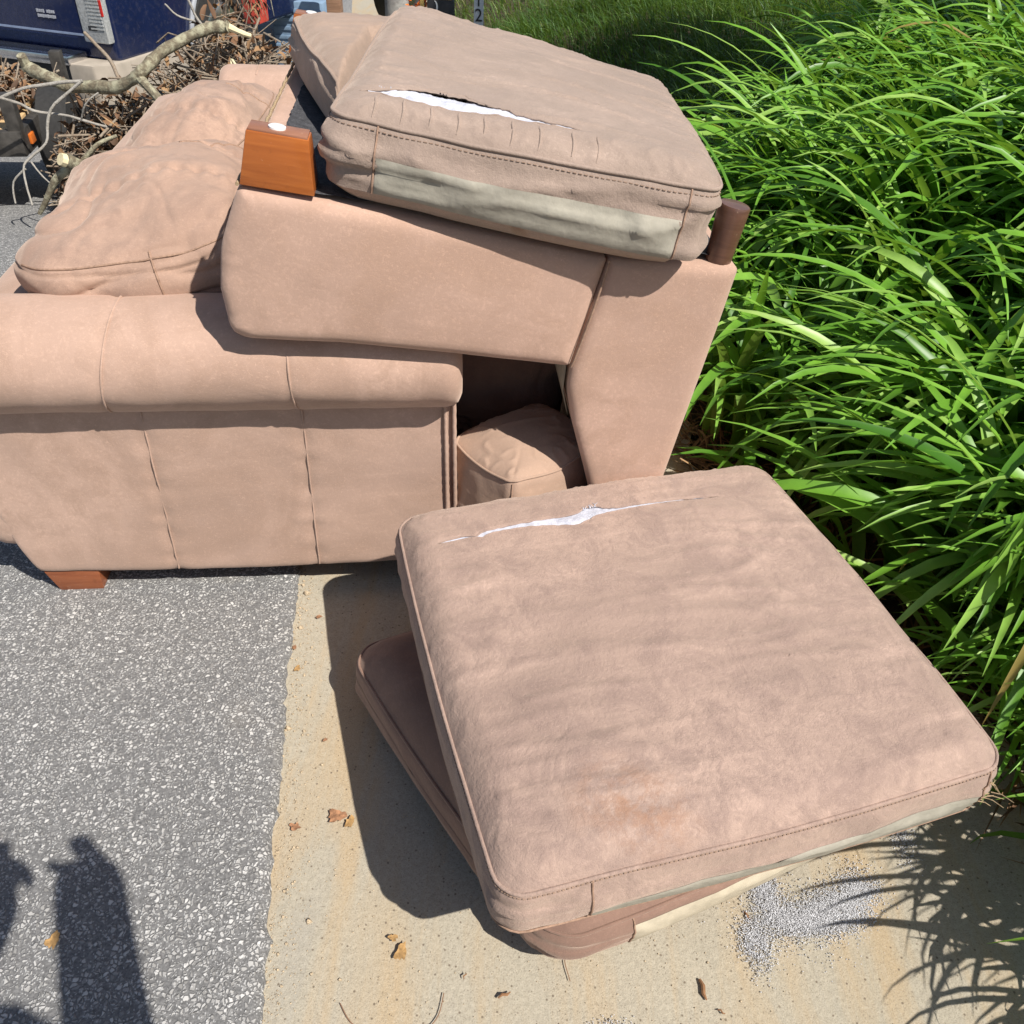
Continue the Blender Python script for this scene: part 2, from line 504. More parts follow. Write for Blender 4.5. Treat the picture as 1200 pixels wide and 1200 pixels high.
# ------------------------------------------------------------------ upholstered boxes
class Soft:
    """a boxed cushion: top sheet, boxing wall and bottom sheet with a rounded outline"""
    def __init__(s, hx, hy, T, rc=.05, crown=.025, er=.016, bulge=.010, seed=1.0, wr=.004, wall_wr=.004, pucker=.0025, warp=None, sag=0.0, folds=0.0, creases=0.0):
        s.__dict__.update(hx=hx, hy=hy, T=T, rc=rc, crown=crown, er=er, bulge=bulge, seed=seed, wr=wr, wall_wr=wall_wr, pucker=pucker, warp=warp, sag=sag, folds=folds, creases=creases)
        s.tear = None
    def outline(s, bs, bt):
        x, y = bs * s.hx, bt * s.hy
        nx = (1 if bs >= 1 - 1e-9 else -1 if bs <= -1 + 1e-9 else 0); ny = (1 if bt >= 1 - 1e-9 else -1 if bt <= -1 + 1e-9 else 0)
        cx, cy = max(-s.hx + s.rc, min(s.hx - s.rc, x)), max(-s.hy + s.rc, min(s.hy - s.rc, y))
        if abs(bs) * s.hx > s.hx - s.rc and abs(bt) * s.hy > s.hy - s.rc:
            v = Vector((x - cx, y - cy)).normalized()
            x, y = cx + v.x * s.rc, cy + v.y * s.rc
            nx, ny = v.x, v.y
        # slightly bowed sides
        bow = .010
        x += nx * bow * (1 - bt * bt) ; y += ny * bow * (1 - bs * bs)
        return x, y, nx, ny
    def raw(s, a, b, top=True):
        mm = max(abs(a), abs(b))
        if mm < 1e-6: x = y = 0.0
        else:
            ox, oy, _, _ = s.outline(a / mm, b / mm)
            x, y = ox * mm, oy * mm
        e = (1 - mm) * min(s.hx, s.hy)
        z = s.crown * ((1 - abs(a) ** 2.4) * (1 - abs(b) ** 2.4)) ** .75
        ew = .035 + .9 * max(0, s.er - .012)
        if e < ew: z -= s.er * (1 - e / ew) ** 2.2
        P = (x, y, 0)
        z += s.wr * 1.4 * fn(P, 4.5, s.seed) + s.wr * .5 * fn(P, 14, s.seed + 3)
        # puckers running in from the seam
        if e < .09:
            z += s.pucker * ridge(fn((x * 1.0 + y * .3, y * 1.0 - x * .3, 0), 24, s.seed + 5) * 1.4, 3) * (1 - e / .09) ** 1.3 * min(1, e / .006)
        if s.creases:
            w_ = fn((x * 3.6, y * 23 + x * 2.4, 0), 1.0, s.seed + 8) * 1.25
            msk = max(0, min(1, 1.6 * fn((x * 2.6, y * 2.6, 1), 1.0, s.seed + 2) + .55))
            z += s.creases * (ridge(w_, 4) - .3) * msk * min(1, e / .05)
        z += s.T / 2
        return x, y, z
    def fin(s, x, y, z):
        return s.warp(x, y, z) if s.warp else (x, y, z)
    def top(s, a, b):
        return s.fin(*s.raw(a, b))
    def bot(s, a, b):
        mm = max(abs(a), abs(b))
        if mm < 1e-6: x = y = 0.0
        else:
            ox, oy, _, _ = s.outline(a / mm, b / mm); x, y = ox * mm, oy * mm
        e = (1 - mm) * min(s.hx, s.hy)
        z = -s.T / 2
        if e < .035: z += s.er * (1 - e / .035) ** 2.2
        return s.fin(x, y, z)
    def bpt(s, p):
        p %= 4; k = int(p); f = (p - k) * 2 - 1
        return ((f, -1), (1, f), (-f, 1), (-1, -f))[k]
    def wall(s, p, w, off=0.0):
        a, b = s.bpt(p)
        x, y, nx, ny = s.outline(a, b)
        _, _, zt = s.raw(a, b)
        zb = -s.T / 2 + s.er
        z = zt + (zb - zt) * w
        corner = (abs(a) * abs(b)) ** 2.2
        k = math.sin(math.pi * min(1, max(0, w)))
        d = s.bulge * k ** .6 + off
        nz_ = fn((x * 3, y * 3, z * 16), 1.0, s.seed + 11)
        d += s.wall_wr * k * (ridge(nz_ * 1.3, 3) - .35)
        d += s.folds * k * corner * (ridge(fn((x * 5, y * 5, z * 42), 1.0, s.seed + 13) * 1.2, 2) - .4) * 2
        d += s.wall_wr * .35 * k * fn((x, y, z), 26, s.seed + 4)
        return s.fin(x + nx * d, y + ny * d, z)
    def build(s, root, mat, n=96, nw=14, name='cover'):
        ts_ = np.linspace(-1, 1, n + 1); ss_ = np.linspace(-1, 1, n + 1)
        # squeeze sampling towards the edge
        f = lambda v: np.sign(v) * (1 - (1 - np.abs(v)) ** 1.25)
        ts_ = f(ts_); ss_ = f(ss_)
        V, F = [], []
        tr = s.tear
        rows = []
        if tr:
            jt = int(np.argmin(np.abs(ts_ - tr['t']))); ts_[jt] = tr['t']
        for j, t_ in enumerate(ts_):
            row = []
            for i, s_ in enumerate(ss_):
                t2 = t_
                dz = 0
                if tr and j != jt:
                    up, dn = tr['open'](s_)
                    if t_ > tr['t']: t2 = t_ + up * math.exp(-(t_ - tr['t']) / tr['w']) * (1 - abs(t_) ** 6)
                    else: t2 = t_ - dn * math.exp(-(tr['t'] - t_) / tr['w']) * (1 - abs(t_) ** 6)
                if tr and j == jt: t2 = t_ - tr['open'](s_)[1]
                V.append(s.top(s_, t2)); row.append(len(V) - 1)
            rows.append(row)
        upper = list(rows[jt]) if tr else None
        if tr:
            for i, s_ in enumerate(ss_):
                up, dn = tr['open'](s_)
                if up + dn > 1e-6:
                    V.append(s.top(s_, tr['t'] + up)); upper[i] = len(V) - 1
        for j in range(n):
            lo = upper if (tr and j == jt) else rows[j]
            hi = rows[j + 1]
            for i in range(n):
                F.append((lo[i], lo[i + 1], hi[i + 1], hi[i]))
        if tr:      # turned-in lips of the tear
            for rowx, sgn in ((rows[jt], -1), (upper, 1)):
                prev = None
                for i, s_ in enumerate(ss_):
                    up, dn = tr['open'](s_)
                    if up + dn > 1e-6:
                        x, y, z = V[rowx[i]]
                        V.append((x, y + sgn * .004, z - .007)); cur = len(V) - 1
                        if prev is not None:
                            F.append((rowx[i - 1], prev, cur, rowx[i]) if sgn > 0 else (rowx[i], cur, prev, rowx[i - 1]))
                        prev = cur
                    else: prev = None
            for k_, rowx in enumerate((rows[jt], upper)):       # thick rolled edges of the torn cloth
                ii = [i for i, s_ in enumerate(ss_) if sum(tr['open'](s_)) > 1e-6]
                pts = [Vector(V[rowx[i]]) + Vector((0, 0, -.0008 + .0010 * fn((V[rowx[i]][0], 0, k_), 60))) for i in ii]
                if len(pts) > 3:
                    rr = [.0003 + min(.0017, .16 * sum(tr['open'](ss_[i])) * s.hy) * (1 + .3 * fn((V[rowx[i]][0], 1, k_), 45)) for i in ii]
                    mb = MB(); mb.tube(pts, rr, 6)
                    mb.build('torn_edge', mat, root, smooth=True, sharp=80)
        # wall
        per = 4 * n
        base = len(V)
        ps = []
        for k in range(4):
            for i in range(n):
                a = (f(np.array(2 * i / n - 1)) + 1) / 2
                ps.append(k + float(a))
        for l in range(nw + 1):
            for p in ps: V.append(s.wall(p, l / nw))
        for l in range(nw):
            for i in range(per):
                F.append((base + l * per + i, base + (l + 1) * per + i, base + (l + 1) * per + (i + 1) % per, base + l * per + (i + 1) % per))
        # bottom
        nb = 24
        bb = len(V)
        for j in range(nb + 1):
            for i in range(nb + 1): V.append(s.bot(i / nb * 2 - 1, j / nb * 2 - 1))
        for j in range(nb):
            for i in range(nb):
                q = bb + j * (nb + 1) + i
                F.append((q, q + nb + 1, q + nb + 2, q + 1))
        o = mesh_obj(name, V, F, mat, root)
        bm = bmesh.new(); bm.from_mesh(o.data)
        bmesh.ops.remove_doubles(bm, verts=bm.verts, dist=.0004)
        bmesh.ops.recalc_face_normals(bm, faces=bm.faces)
        bm.to_mesh(o.data); bm.free()
        o.data.polygons.foreach_set('use_smooth', [True] * len(o.data.polygons))
        return o
    def piping(s, root, mat, r=.0032, inset=.0, name='piping', w=0.0):
        pts = []
        for k in range(240):
            a, b = s.bpt(k / 60)
            x, y, nx, ny = s.outline(a, b)
            P = Vector(s.wall(k / 60, w, off=.0012))
            pts.append(P)
        mb = MB(); mb.tube(pts, r, 7, closed=True)
        return mb.build(name, mat, root, smooth=True, sharp=80)
    def stitches(s, root, mat, d=.010, gap=.0085, zoff=.0008, below=False):
        mb = MB()
        L = [2 * s.hx, 2 * s.hy] * 2
        for k in range(4):
            n_ = int(L[k] / gap)
            for i in range(n_):
                p0 = k + (i + .18) / n_; p1 = k + (i + .78) / n_
                q = []
                for p in (p0, p1):
                    a, b = s.bpt(p)
                    if below: q.append(Vector(s.wall(p, d / s.T, off=.0008)))
                    else:
                        kx = 1 - d / s.hx
                        P = s.top(a * kx, b * kx); q.append(Vector((P[0], P[1], P[2] + zoff)))
                mb.tube(q, .0009, 4, cap=False)
        o = mb.build('stitching', mat, root, smooth=True, sharp=80)
        return tag(o, kind='stuff')
    def band(s, root, mat, p0, p1, w0, w1, name='cloth_band', off=.0022, np_=90):
        V, F = [], []
        nl = 8
        for l in range(nl + 1):
            for i in range(np_ + 1):
                p = p0 + (p1 - p0) * i / np_
                ww0 = w0(i / np_) if callable(w0) else w0
                edge = 0 if (0 < l < nl and 0 < i < np_) else -.0016
                V.append(s.wall(p, ww0 + (w1 - ww0) * l / nl, off=off + edge))
        for l in range(nl):
            for i in range(np_):
                q = l * (np_ + 1) + i
                F.append((q, q + np_ + 1, q + np_ + 2, q + 1))
        return mesh_obj(name, V, F, mat, root)
    def vseam(s, root, mat, p, w0=0, w1=1, r=.0016, name='seam'):
        mb = MB(); mb.tube([s.wall(p, w0 + (w1 - w0) * i / 14, off=.0007) for i in range(15)], r, 6)
        return mb.build(name, mat, root, smooth=True, sharp=80)
    def batting(s, root, s0, s1, t, half, lift=-.004, bul=.0, spikes=()):
        V, F = [], []
        ns, nt_ = 110, 14
        sd = s.seed
        for i in range(ns + 1):
            s_ = s0 + (s1 - s0) * i / ns
            for j in range(nt_ + 1):
                tt = t + half * (j / nt_ * 2 - 1)
                x, y, z = s.raw(s_, tt)
                mid = 1 - (j / nt_ * 2 - 1) ** 2
                z += lift + bul * mid + .0022 * fn((x, y, 0), 60, sd + 20) + .0015 * fn((x, y, 0), 160, sd + 22) - .008 * (1 - mid) ** 3
                V.append(s.fin(x, y, z))
        for i in range(ns):
            for j in range(nt_):
                q = i * (nt_ + 1) + j
                F.append((q, q + nt_ + 1, q + nt_ + 2, q + 1))
        mb = MB(); mb.add(V, F)
        for (s_, dt, n_, L) in spikes:
            for k in range(n_):
                a = s_ + random.uniform(-.03, .03)
                P = Vector(s.top(a, t + dt)) + Vector((0, 0, -.001))
                dirv = Vector((random.uniform(-.5, .5), random.uniform(.3, 1) * (1 if dt >= 0 else -1), random.uniform(.2, .7))).normalized()
                l = L * random.uniform(.5, 1.1)
                mb.tube([P, P + dirv * l * .5, P + dirv * l + Vector((random.uniform(-.003, .003), 0, -.002))], [.0009, .0006, .0002], 4, cap=False)
        return mb.build('batting', M['batting'], root, smooth=True, sharp=80)

# ---- the torn cushion lying on top of its mate on the gutter
c3 = empty('torn_seat_cushion', (.2545, .964, .2), R_(17.4))
tag(c3, 'large tan cushion with a long thin white tear, topmost of two on the concrete gutter', 'cushion', 'loose seat cushions')
def warp3(x, y, z):
    z += .0765                                # local origin at the cushion's underside
    k = max(0, (-x - .2)) * max(0, (-y - .2))
    z -= .35 * k
    return x, y, z
sb3 = Soft(.372, .364, .153, rc=.036, crown=.024, er=.027, bulge=.010, seed=3.3, wr=.0045, wall_wr=.006, pucker=.004, creases=.0072, warp=warp3, folds=.004)
def open3(s_):
    a, b = -.87, .60
    if s_ <= a or s_ >= b: return (0, 0)
    u = (s_ - a) / (b - a)
    body = .0165 * math.sin(math.pi * min(1, u / .80)) ** .8 if u < .80 else .0
    left = .022 * math.exp(-((u - .42) / .10) ** 2)
    up = body * .55 + left * .25 + .045 * math.exp(-((u - .535) / .045) ** 2) + .0055
    dn = body + left * 1.0 + .030 * math.exp(-((u - .47) / .05) ** 2) + .005
    j = 1 + .25 * fn((s_ * 30, 0, 0), 1.0)
    fade = min(1, u / .05) * min(1, (1 - u) / .08)
    return (up * fade * j, dn * fade * j)
sb3.tear = dict(t=.685, open=open3, w=.10)
sb3.build(c3, M['cush3'], n=128)
sb3.piping(c3, M['cush3'], .0028)
sb3.stitches(c3, M['stitch'], d=.0065, gap=.0062, below=True)
sb3.batting(c3, -.90, .63, .685, .075, lift=-.0045, bul=.0025, spikes=[(-.06, .045, 5, .013), (-.13, .04, 4, .010)])
sb3.band(c3, M['band'], .16, .955, lambda u: .78 - .28 * min(1, u * 1.6), 1.0)
sb3.vseam(c3, M['seam'], .155); sb3.vseam(c3, M['seam'], .96)
sb3.piping(c3, M['seam'], .0018, name='lower_seam', w=.97)

# ---- the lower cushion
c4 = empty('lower_seat_cushion', (.174, .930, 0), R_(25))
tag(c4, 'tan cushion with shade put into its colour, flat on the concrete, mostly hidden under a torn cushion', 'cushion', 'loose seat cushions')
def warp4(x, y, z): return x, y, z + .078
sb4 = Soft(.305, .320, .150, rc=.05, crown=.035, er=.035, bulge=.012, seed=4.1, wr=.004, wall_wr=.004, warp=warp4, folds=.006)
def clampw(x, y, z):
    return x - .19 * y, y * .98, min(z + .078, .197)
sb4.warp = clampw
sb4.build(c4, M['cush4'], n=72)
sb4.piping(c4, M['cush4'], .0028)
sb4.band(c4, M['band2'], .20, .98, .20, 1.0)
sb4.band(c4, M['cush4'], 3.05, 3.95, .40, 1.0, name='side_panel')
sb4.vseam(c4, M['seam'], .20)

def pillow(c, r, e1, e2, mat, parent, seed, tilt=0., yaw=0., amp=.03, crease=.012, name='back_pillow', seams=()):
    nu, nv = 200, 130
    V, F = [], []
    Rm = Matrix.Rotation(yaw, 3, 'Z') @ Matrix.Rotation(tilt, 3, 'Y')
    sp = lambda v, e: math.copysign(abs(v) ** e, v)
    for j in range(nv + 1):
        ph = -math.pi / 2 + math.pi * j / nv
        for i in range(nu):
            th = 2 * math.pi * i / nu
            p = Vector((r[0] * sp(math.cos(ph), e1) * sp(math.cos(th), e2), r[1] * sp(math.cos(ph), e1) * sp(math.sin(th), e2), r[2] * sp(math.sin(ph), e1)))
            nrm = Vector((p.x / r[0] ** 2, p.y / r[1] ** 2, p.z / r[2] ** 2))
            nrm = nrm.normalized() if nrm.length > 0 else Vector((0, 0, 1))
            d = amp * fn(p, 4.2, seed) + amp * .35 * fn(p, 11, seed + 1)
            w_ = fn((p.x * 5, p.y * 3, p.z * 9), 1.0, seed + 3)
            d -= crease * 1.3 * ridge(w_ * 1.4, 5)
            w2 = fn((p.x * 3 + p.y * 2, p.y * 3, p.z * 20), 1.0, seed + 6)
            d -= crease * 2.2 * ridge(w2 * 1.5, 5) * max(0, min(1, .6 - p.z * 6))
            w3 = fn((p.x * 9 + p.y * 6, p.y * 4 - p.x * 5, p.z * 7), 1.0, seed + 9)
            d -= crease * .5 * ridge(w3 * 2.0, 4)
            d += .0035 * fn(p, 30, seed + 4)
            # boxing seams: one along the ridge, one on the front face
            for lim in (.30, -.42):
                q = (p.y / r[1] - lim - .10 * math.sin(p.z * 9 + p.x * 8)) / .022
                d -= .006 * math.exp(-q * q)
                d += .003 * math.sin((p.z - p.x) * 150) * math.exp(-q * q * .12)
            V.append(Rm @ (p + nrm * d) + Vector(c))
    for j in range(nv):
        for i in range(nu):
            F.append((j * nu + i, j * nu + (i + 1) % nu, (j + 1) * nu + (i + 1) % nu, (j + 1) * nu + i))
    o = mesh_obj(name, V, F, mat, parent)
    for (kind, at, a0, a1) in seams:      # stitched seams that follow the surface
        pts = []
        if kind == 'ring':
            j = int(at * nv)
            for i in range(int(a0 * nu), int(a1 * nu)): pts.append(V[j * nu + i % nu])
        else:
            i = int(at * nu) % nu
            for j in range(int(a0 * nv), int(a1 * nv)): pts.append(V[j * nu + i])
        mb = MB(); mb.tube(pts, .0022, 6); mb.build('seam', M['seam'], o, smooth=True, sharp=80)
    bm = bmesh.new(); bm.from_mesh(o.data); bmesh.ops.remove_doubles(bm, verts=bm.verts, dist=.0005); bmesh.ops.recalc_face_normals(bm, faces=bm.faces)
    bm.to_mesh(o.data); bm.free()
    o.data.polygons.foreach_set('use_smooth', [True] * len(o.data.polygons))
    return o
# ------------------------------------------------------------------ loveseat, upside down, one end on the sofa arm
TL = Vector((-.427, 1.266, .904))
Ld = Vector((.785, .09, -.129)).normalized()
Ln = Vector((-.1132, .9936, 0)).normalized()
Lu = Ld.cross(Ln)
LM = Matrix((Ld, Ln, Lu)).transposed().to_4x4(); LM.translation = TL
love = empty('armless_loveseat', matrix=LM)
tag(love, 'upside-down armless tan loveseat with a black underside, propped on the sofa arm', 'sofa')
def L2(u, z):       # horizontal offset and world height on the end panel -> panel coordinates
    du, dz = u - .054, z - .904
    return (.987 * du - .161 * dz, .161 * du + .987 * dz)

def fillet(poly, rads, step=.008):
    out = []
    n = len(poly)
    P = [Vector(p) for p in poly]
    for i in range(n):
        a, b, c = P[i - 1], P[i], P[(i + 1) % n]
        r = rads[i] if hasattr(rads, '__len__') else rads
        if r <= 0: out.append(b); continue
        d1 = (a - b); d2 = (c - b)
        l = min(r, d1.length * .45, d2.length * .45)
        p1 = b + d1.normalized() * l; p2 = b + d2.normalized() * l
        for k in range(6):
            f = k / 5
            out.append(p1 * (1 - f) ** 2 + b * 2 * f * (1 - f) + p2 * f ** 2)
    res = []
    for i in range(len(out)):
        a, b = out[i], out[(i + 1) % len(out)]
        n_ = max(1, int((b - a).length / step))
        for k in range(n_): res.append(a.lerp(b, k / n_))
    cl = []
    for p in res:
        if not cl or (p - cl[-1]).length > 1e-4: cl.append(p)
    return cl

def puffed_prism(name, poly, depth, mat, parent, er=.012, puff=.006, rads=.012, seed=0., wr=.002, puckers=(), grid=.013, holes=None):
    B = fillet(poly, rads)
    n = len(B)
    Bn = np.array([(p.x, p.y) for p in B]); Bm = np.roll(Bn, -1, axis=0)
    def dist(q):
        ab = Bm - Bn
        t_ = np.clip(((q - Bn) * ab).sum(1) / np.maximum((ab * ab).sum(1), 1e-12), 0, 1)
        return float(np.sqrt((((Bn + ab * t_[:, None]) - q) ** 2).sum(1)).min())
    area = 0.5 * np.sum(Bn[:, 0] * Bm[:, 1] - Bm[:, 0] * Bn[:, 1])
    sg = 1 if area > 0 else -1
    def inside(q):
        c = False
        for (x1, y1), (x2, y2) in zip(Bn, Bm):
            if (y1 > q[1]) != (y2 > q[1]) and q[0] < (x2 - x1) * (q[1] - y1) / (y2 - y1) + x1: c = not c
        return c
    pts = [tuple(p) for p in Bn]
    for ins in (.0035, .008, .015, .025):
        for i in range(n):
            e = Bm[i] - Bn[i - 1]
            nv = np.array((-e[1], e[0])) * sg
            nv = nv / max(np.linalg.norm(nv), 1e-9)
            q = Bn[i] + nv * ins
            if inside(q) and dist(q) > ins * .85: pts.append(tuple(q))
    mn, mx = Bn.min(0), Bn.max(0)
    for x in np.arange(mn[0], mx[0], grid):
        for y in np.arange(mn[1], mx[1], grid):
            q = np.array((x + random.uniform(-.002, .002), y + random.uniform(-.002, .002)))
            if inside(q) and dist(q) > .03: pts.append(tuple(q))
    vs, es, fs, ov, oe, of = delaunay_2d_cdt([Vector(p) for p in pts], [(i, (i + 1) % n) for i in range(n)], [], 1, 1e-6)
    V, F = [], []
    for v in vs:
        d = dist(np.array((v.x, v.y)))
        y = er * max(0, 1 - d / (er * 1.8)) ** 2 - puff * (1 - math.exp(-d / .07))
        P = (v.x, 0, v.y)
        y += wr * fn(P, 5, seed) + wr * .35 * fn(P, 16, seed + 2)
        for (px, pz, rr, amp) in puckers:
            q = math.hypot(v.x - px, v.y - pz)
            if q < rr:
                y -= amp * (ridge(fn((v.x, 0, v.y), 34, seed + 6) * 1.2, 2) - .4) * (1 - q / rr)
        V.append((v.x, y, v.y))
    F = [tuple(f) for f in fs]
    mb = MB(); mb.add(V, F)
    rows = [er] + list(np.linspace(er + .03, depth, max(4, int(depth / .06))))
    W = []
    for k, yy in enumerate(rows):
        for p in B: W.append((p.x, yy if k else er + wr * fn((p.x, 0, p.y), 5, seed) + wr * .35 * fn((p.x, 0, p.y), 16, seed + 2), p.y))
    WF = []
    for k in range(len(rows) - 1):
        for i in range(n):
            WF.append((k * n + i, k * n + (i + 1) % n, (k + 1) * n + (i + 1) % n, (k + 1) * n + i))
    WF.append(tuple((len(rows) - 1) * n + i for i in range(n)))
    mb.add(W, WF)
    o = mesh_obj(name, mb.V, mb.F, mat, parent)
    bm = bmesh.new(); bm.from_mesh(o.data)
    bmesh.ops.remove_doubles(bm, verts=bm.verts, dist=.0012)
    bmesh.ops.recalc_face_normals(bm, faces=bm.faces)
    bm.to_mesh(o.data); bm.free()
    o.data.polygons.foreach_set('use_smooth', [True] * len(o.data.polygons))
    o.data.set_sharp_from_angle(angle=R_(50))
    return o

LLEN = .95
seat_poly = [L2(*p) for p in [(.054, .904), (.622, .7905), (.6005, .70), (.575, .592), (.375, .619), (.182, .643), (.004, .654), (.000, .742), (.013, .813)]]
back_poly = [L2(*p) for p in [(.6265, .7895), (.846, .776), (.815, .56), (.784, .349), (.752, .10), (.742, .012), (.700, .012), (.668, .20), (.627, .347), (.591, .468), (.5745, .542), (.578, .592), (.604, .70)]]
puffed_prism('seat_base', seat_poly, LLEN, M['love'], love, er=.010, puff=.006, rads=[.012, .006, .0, .008, 0, 0, .03, 0, .02], seed=2.2, wr=.0035,
             puckers=[(L2(.0, .66)[0], L2(.0, .66)[1], .07, .005), (L2(.03, .80)[0], L2(.03, .80)[1], .09, .002)])
puffed_prism('backrest', back_poly, LLEN, M['love'], love, er=.009, puff=.005, rads=[.006, .012, 0, 0, 0, .015, .015, 0, 0, 0, .02, .006, 0], seed=5.2, wr=.0035)
# lining cloth left bare in the crook of seat and back
V = []
for yy in (.012, .62):
    for (u_, z_) in ((.5745, .589), (.5725, .542), (.585, .485)):
        q = L2(u_ - .004, z_); V.append((q[0], yy, q[1]))
mesh_obj('lining_strip', V, [(0, 1, 4, 3), (1, 2, 5, 4)], M['inner'], love)
gap_blocker = pillow((.505, .64, -.44), (.185, .34, .21), .35, .4, M['cush4'], love, 5.5, amp=.02)  # added pillow in shade-toned suede, blocks the bright view through the gap
# the seam between seat and back
mb = MB(); a = L2(.6245, .7895); b_ = L2(.577, .594)
mb.tube([(a[0] + (b_[0] - a[0]) * i / 20 + (.002 * math.sin(i / 20 * 3.1)), -.0035 + .004 * (abs(i / 10 - 1) ** 8), a[1] + (b_[1] - a[1]) * i / 20) for i in range(21)], .0022, 6)
mb.build('seam', M['seam'], love, smooth=True, sharp=80)
# black dust cover, sagging a little, with a ragged folded border of suede and a cord along the front edge
V, F = [], []
nx, ny = 44, 56
W_ = L2(.842, .775)[0]
for j in range(ny + 1):
    for i in range(nx + 1):
        x = .034 + (W_ - .055) * i / nx; y = .020 + (LLEN - .05) * j / ny
        if i == 0: x += .005 * fn((0, y, 0), 40)
        if j == 0: y += .004 * fn((x, 0, 0), 40)
        z = .004 + .004 * fn((x, y, 0), 7, 1.0) + .002 * fn((x, y, 0), 30, 2.0) - .012 * math.sin(math.pi * i / nx) * math.sin(math.pi * j / ny)
        V.append((x, y, max(z, .0012) + .0015))
for j in range(ny):
    for i in range(nx):
        q = j * (nx + 1) + i; F.append((q, q + 1, q + nx + 2, q + nx + 1))
mesh_obj('dust_cover', V, F, M['dust'], love)
mb = MB()
mb.tube([(-.0005 + .0006 * math.sin(k * .9), .004 + (LLEN - .01) * k / 130, .0035 + .0006 * math.sin(k * .7)) for k in range(131)], .0030, 6)
mb.build('edge_cord', M['cord'], love, smooth=True, sharp=80)
# legs: two square wooden ones at the front edge, two round ones at the back
def wood_leg(x0, x1, y, name='wooden_leg'):
    mb = MB()
    b0 = [(x0 - .009, y - .002, .004), (x1 + .006, y - .002, .004), (x1 + .006, y + .07, .004), (x0 - .009, y + .07, .004)]
    t0 = [(x0, y - .004, .084), (x1 - .006, y - .004, .084), (x1 - .006, y + .040, .084), (x0, y + .040, .084)]
    mb.add(b0 + t0, [(3, 2, 1, 0), (4, 5, 6, 7), (0, 1, 5, 4), (1, 2, 6, 5), (2, 3, 7, 6), (3, 0, 4, 7)])
    g = mb.build(name, M['legwood'], love, bevel=.002)
    mb = MB(); mb.box(((x0 + x1) / 2 - .003, y + .018, .0855), (x1 - x0 - .010, .040, .004)); mb.build('leg_end', M['legtop'], g, bevel=.0012)
    mb = MB(); mb.disc(((x0 + x1) / 2 - .006, y + .018, .0874), (0, 0, 1), .0125, .004); mb.build('glide', M['white'], g, smooth=True)
    return g
wood_leg(.012, .106, .004)
wood_leg(-.012, .072, LLEN - .10)
for y in (.022,):
    mb = MB(); mb.tube([(.772, y + .008, -.002), (.768, y + .004, .05), (.764, y, .090), (.764, y, .094)], [.022, .0245, .0265, .024], 20)
    mb.build('round_leg', M['darkleg'], love, smooth=True)

# ---- torn cushion on the loveseat's underside (placed in the loveseat's own plane)
def in_love(name, x, y, z, rz):
    return empty(name, matrix=LM @ Matrix.Translation((x, y, z)) @ Matrix.Rotation(rz, 4, 'Z'))
c1 = in_love('torn_seat_cushion', .449, .277, 0, R_(-6))
tag(c1, 'greyish tan cushion with a wide white rip along its front edge, on the upside-down loveseat', 'cushion', 'loose seat cushions')
def warp1(x, y, z):
    l = max(0, min(1, (y + .10) / .4)) * max(0, min(1, (.32 - x) / .6))
    r = max(0, min(1, (x + .3) / .6)) * max(0, min(1, (-y) / .3))
    z += .073 + .052 * l
    x *= 1 - .075 * (y + .29) / .58
    # the front right corner hangs down over the panel a little
    if y < -.245:      # the overhanging front droops at the right
        z -= .022 * max(0, min(1, (x + .15) / .35)) * min(1, (-.245 - y) / .035) * max(0, 1 - (z - .003) / .14)
    return x, y - .012 * (1 - z / .12) * (1 if y < -.1 else 0), z + .012 * max(0, min(1, (x + .1) / .4))
sb1 = Soft(.294, .290, .140, rc=.030, crown=.020, er=.022, bulge=.009, seed=1.7, wr=.004, wall_wr=.0105, pucker=.0055, creases=.005, warp=warp1, folds=.010)
def open1(s_):
    a, b = -.90, .25
    if s_ <= a or s_ >= b: return (0, 0)
    u = (s_ - a) / (b - a)
    up = .150 * math.exp(-((u - .34) / .19) ** 2) + .105 * max(0, 1 - abs(u - .5) / .5) + .012 * math.exp(-((u - .93) / .05) ** 2)
    dn = .026 * math.exp(-((u - .35) / .3) ** 2) + .009
    fade = min(1, u / .05) * min(1, (1 - u) / .04)
    j = 1 + .2 * fn((s_ * 25, 3, 0), 1.0)
    return (up * fade * j, dn * fade * j)
sb1.tear = dict(t=-.80, open=open1, w=.22)
sb1.build(c1, M['cush1'], n=128)
sb1.piping(c1, M['cush1'], .0034)
sb1.stitches(c1, M['stitch'], d=.012, below=True)
sb1.batting(c1, -.86, .26, -.74, .16, lift=-.005, bul=.003, spikes=[(-.78, -.0, 5, .010)])
sb1.band(c1, M['band'], .125, .915, .44, 1.0)
sb1.vseam(c1, M['seam'], .12); sb1.vseam(c1, M['seam'], .92)
# stretched tucks between the rip and the seam
for s_ in (-.80, -.66, -.52, -.38, -.25, -.11, .03, .2, .33):
    pts = []
    for k in range(7):
        t_ = -.985 + .155 * k / 6
        P = sb1.top(s_ + .006 * math.sin(k), t_); pts.append((P[0], P[1], P[2] + .0001))
    mb = MB(); mb.tube(pts, [.0006, .0018, .0022, .0022, .002, .0014, .0004], 6)
    mb.build('tuck', M['cush1'], c1, smooth=True, sharp=80)

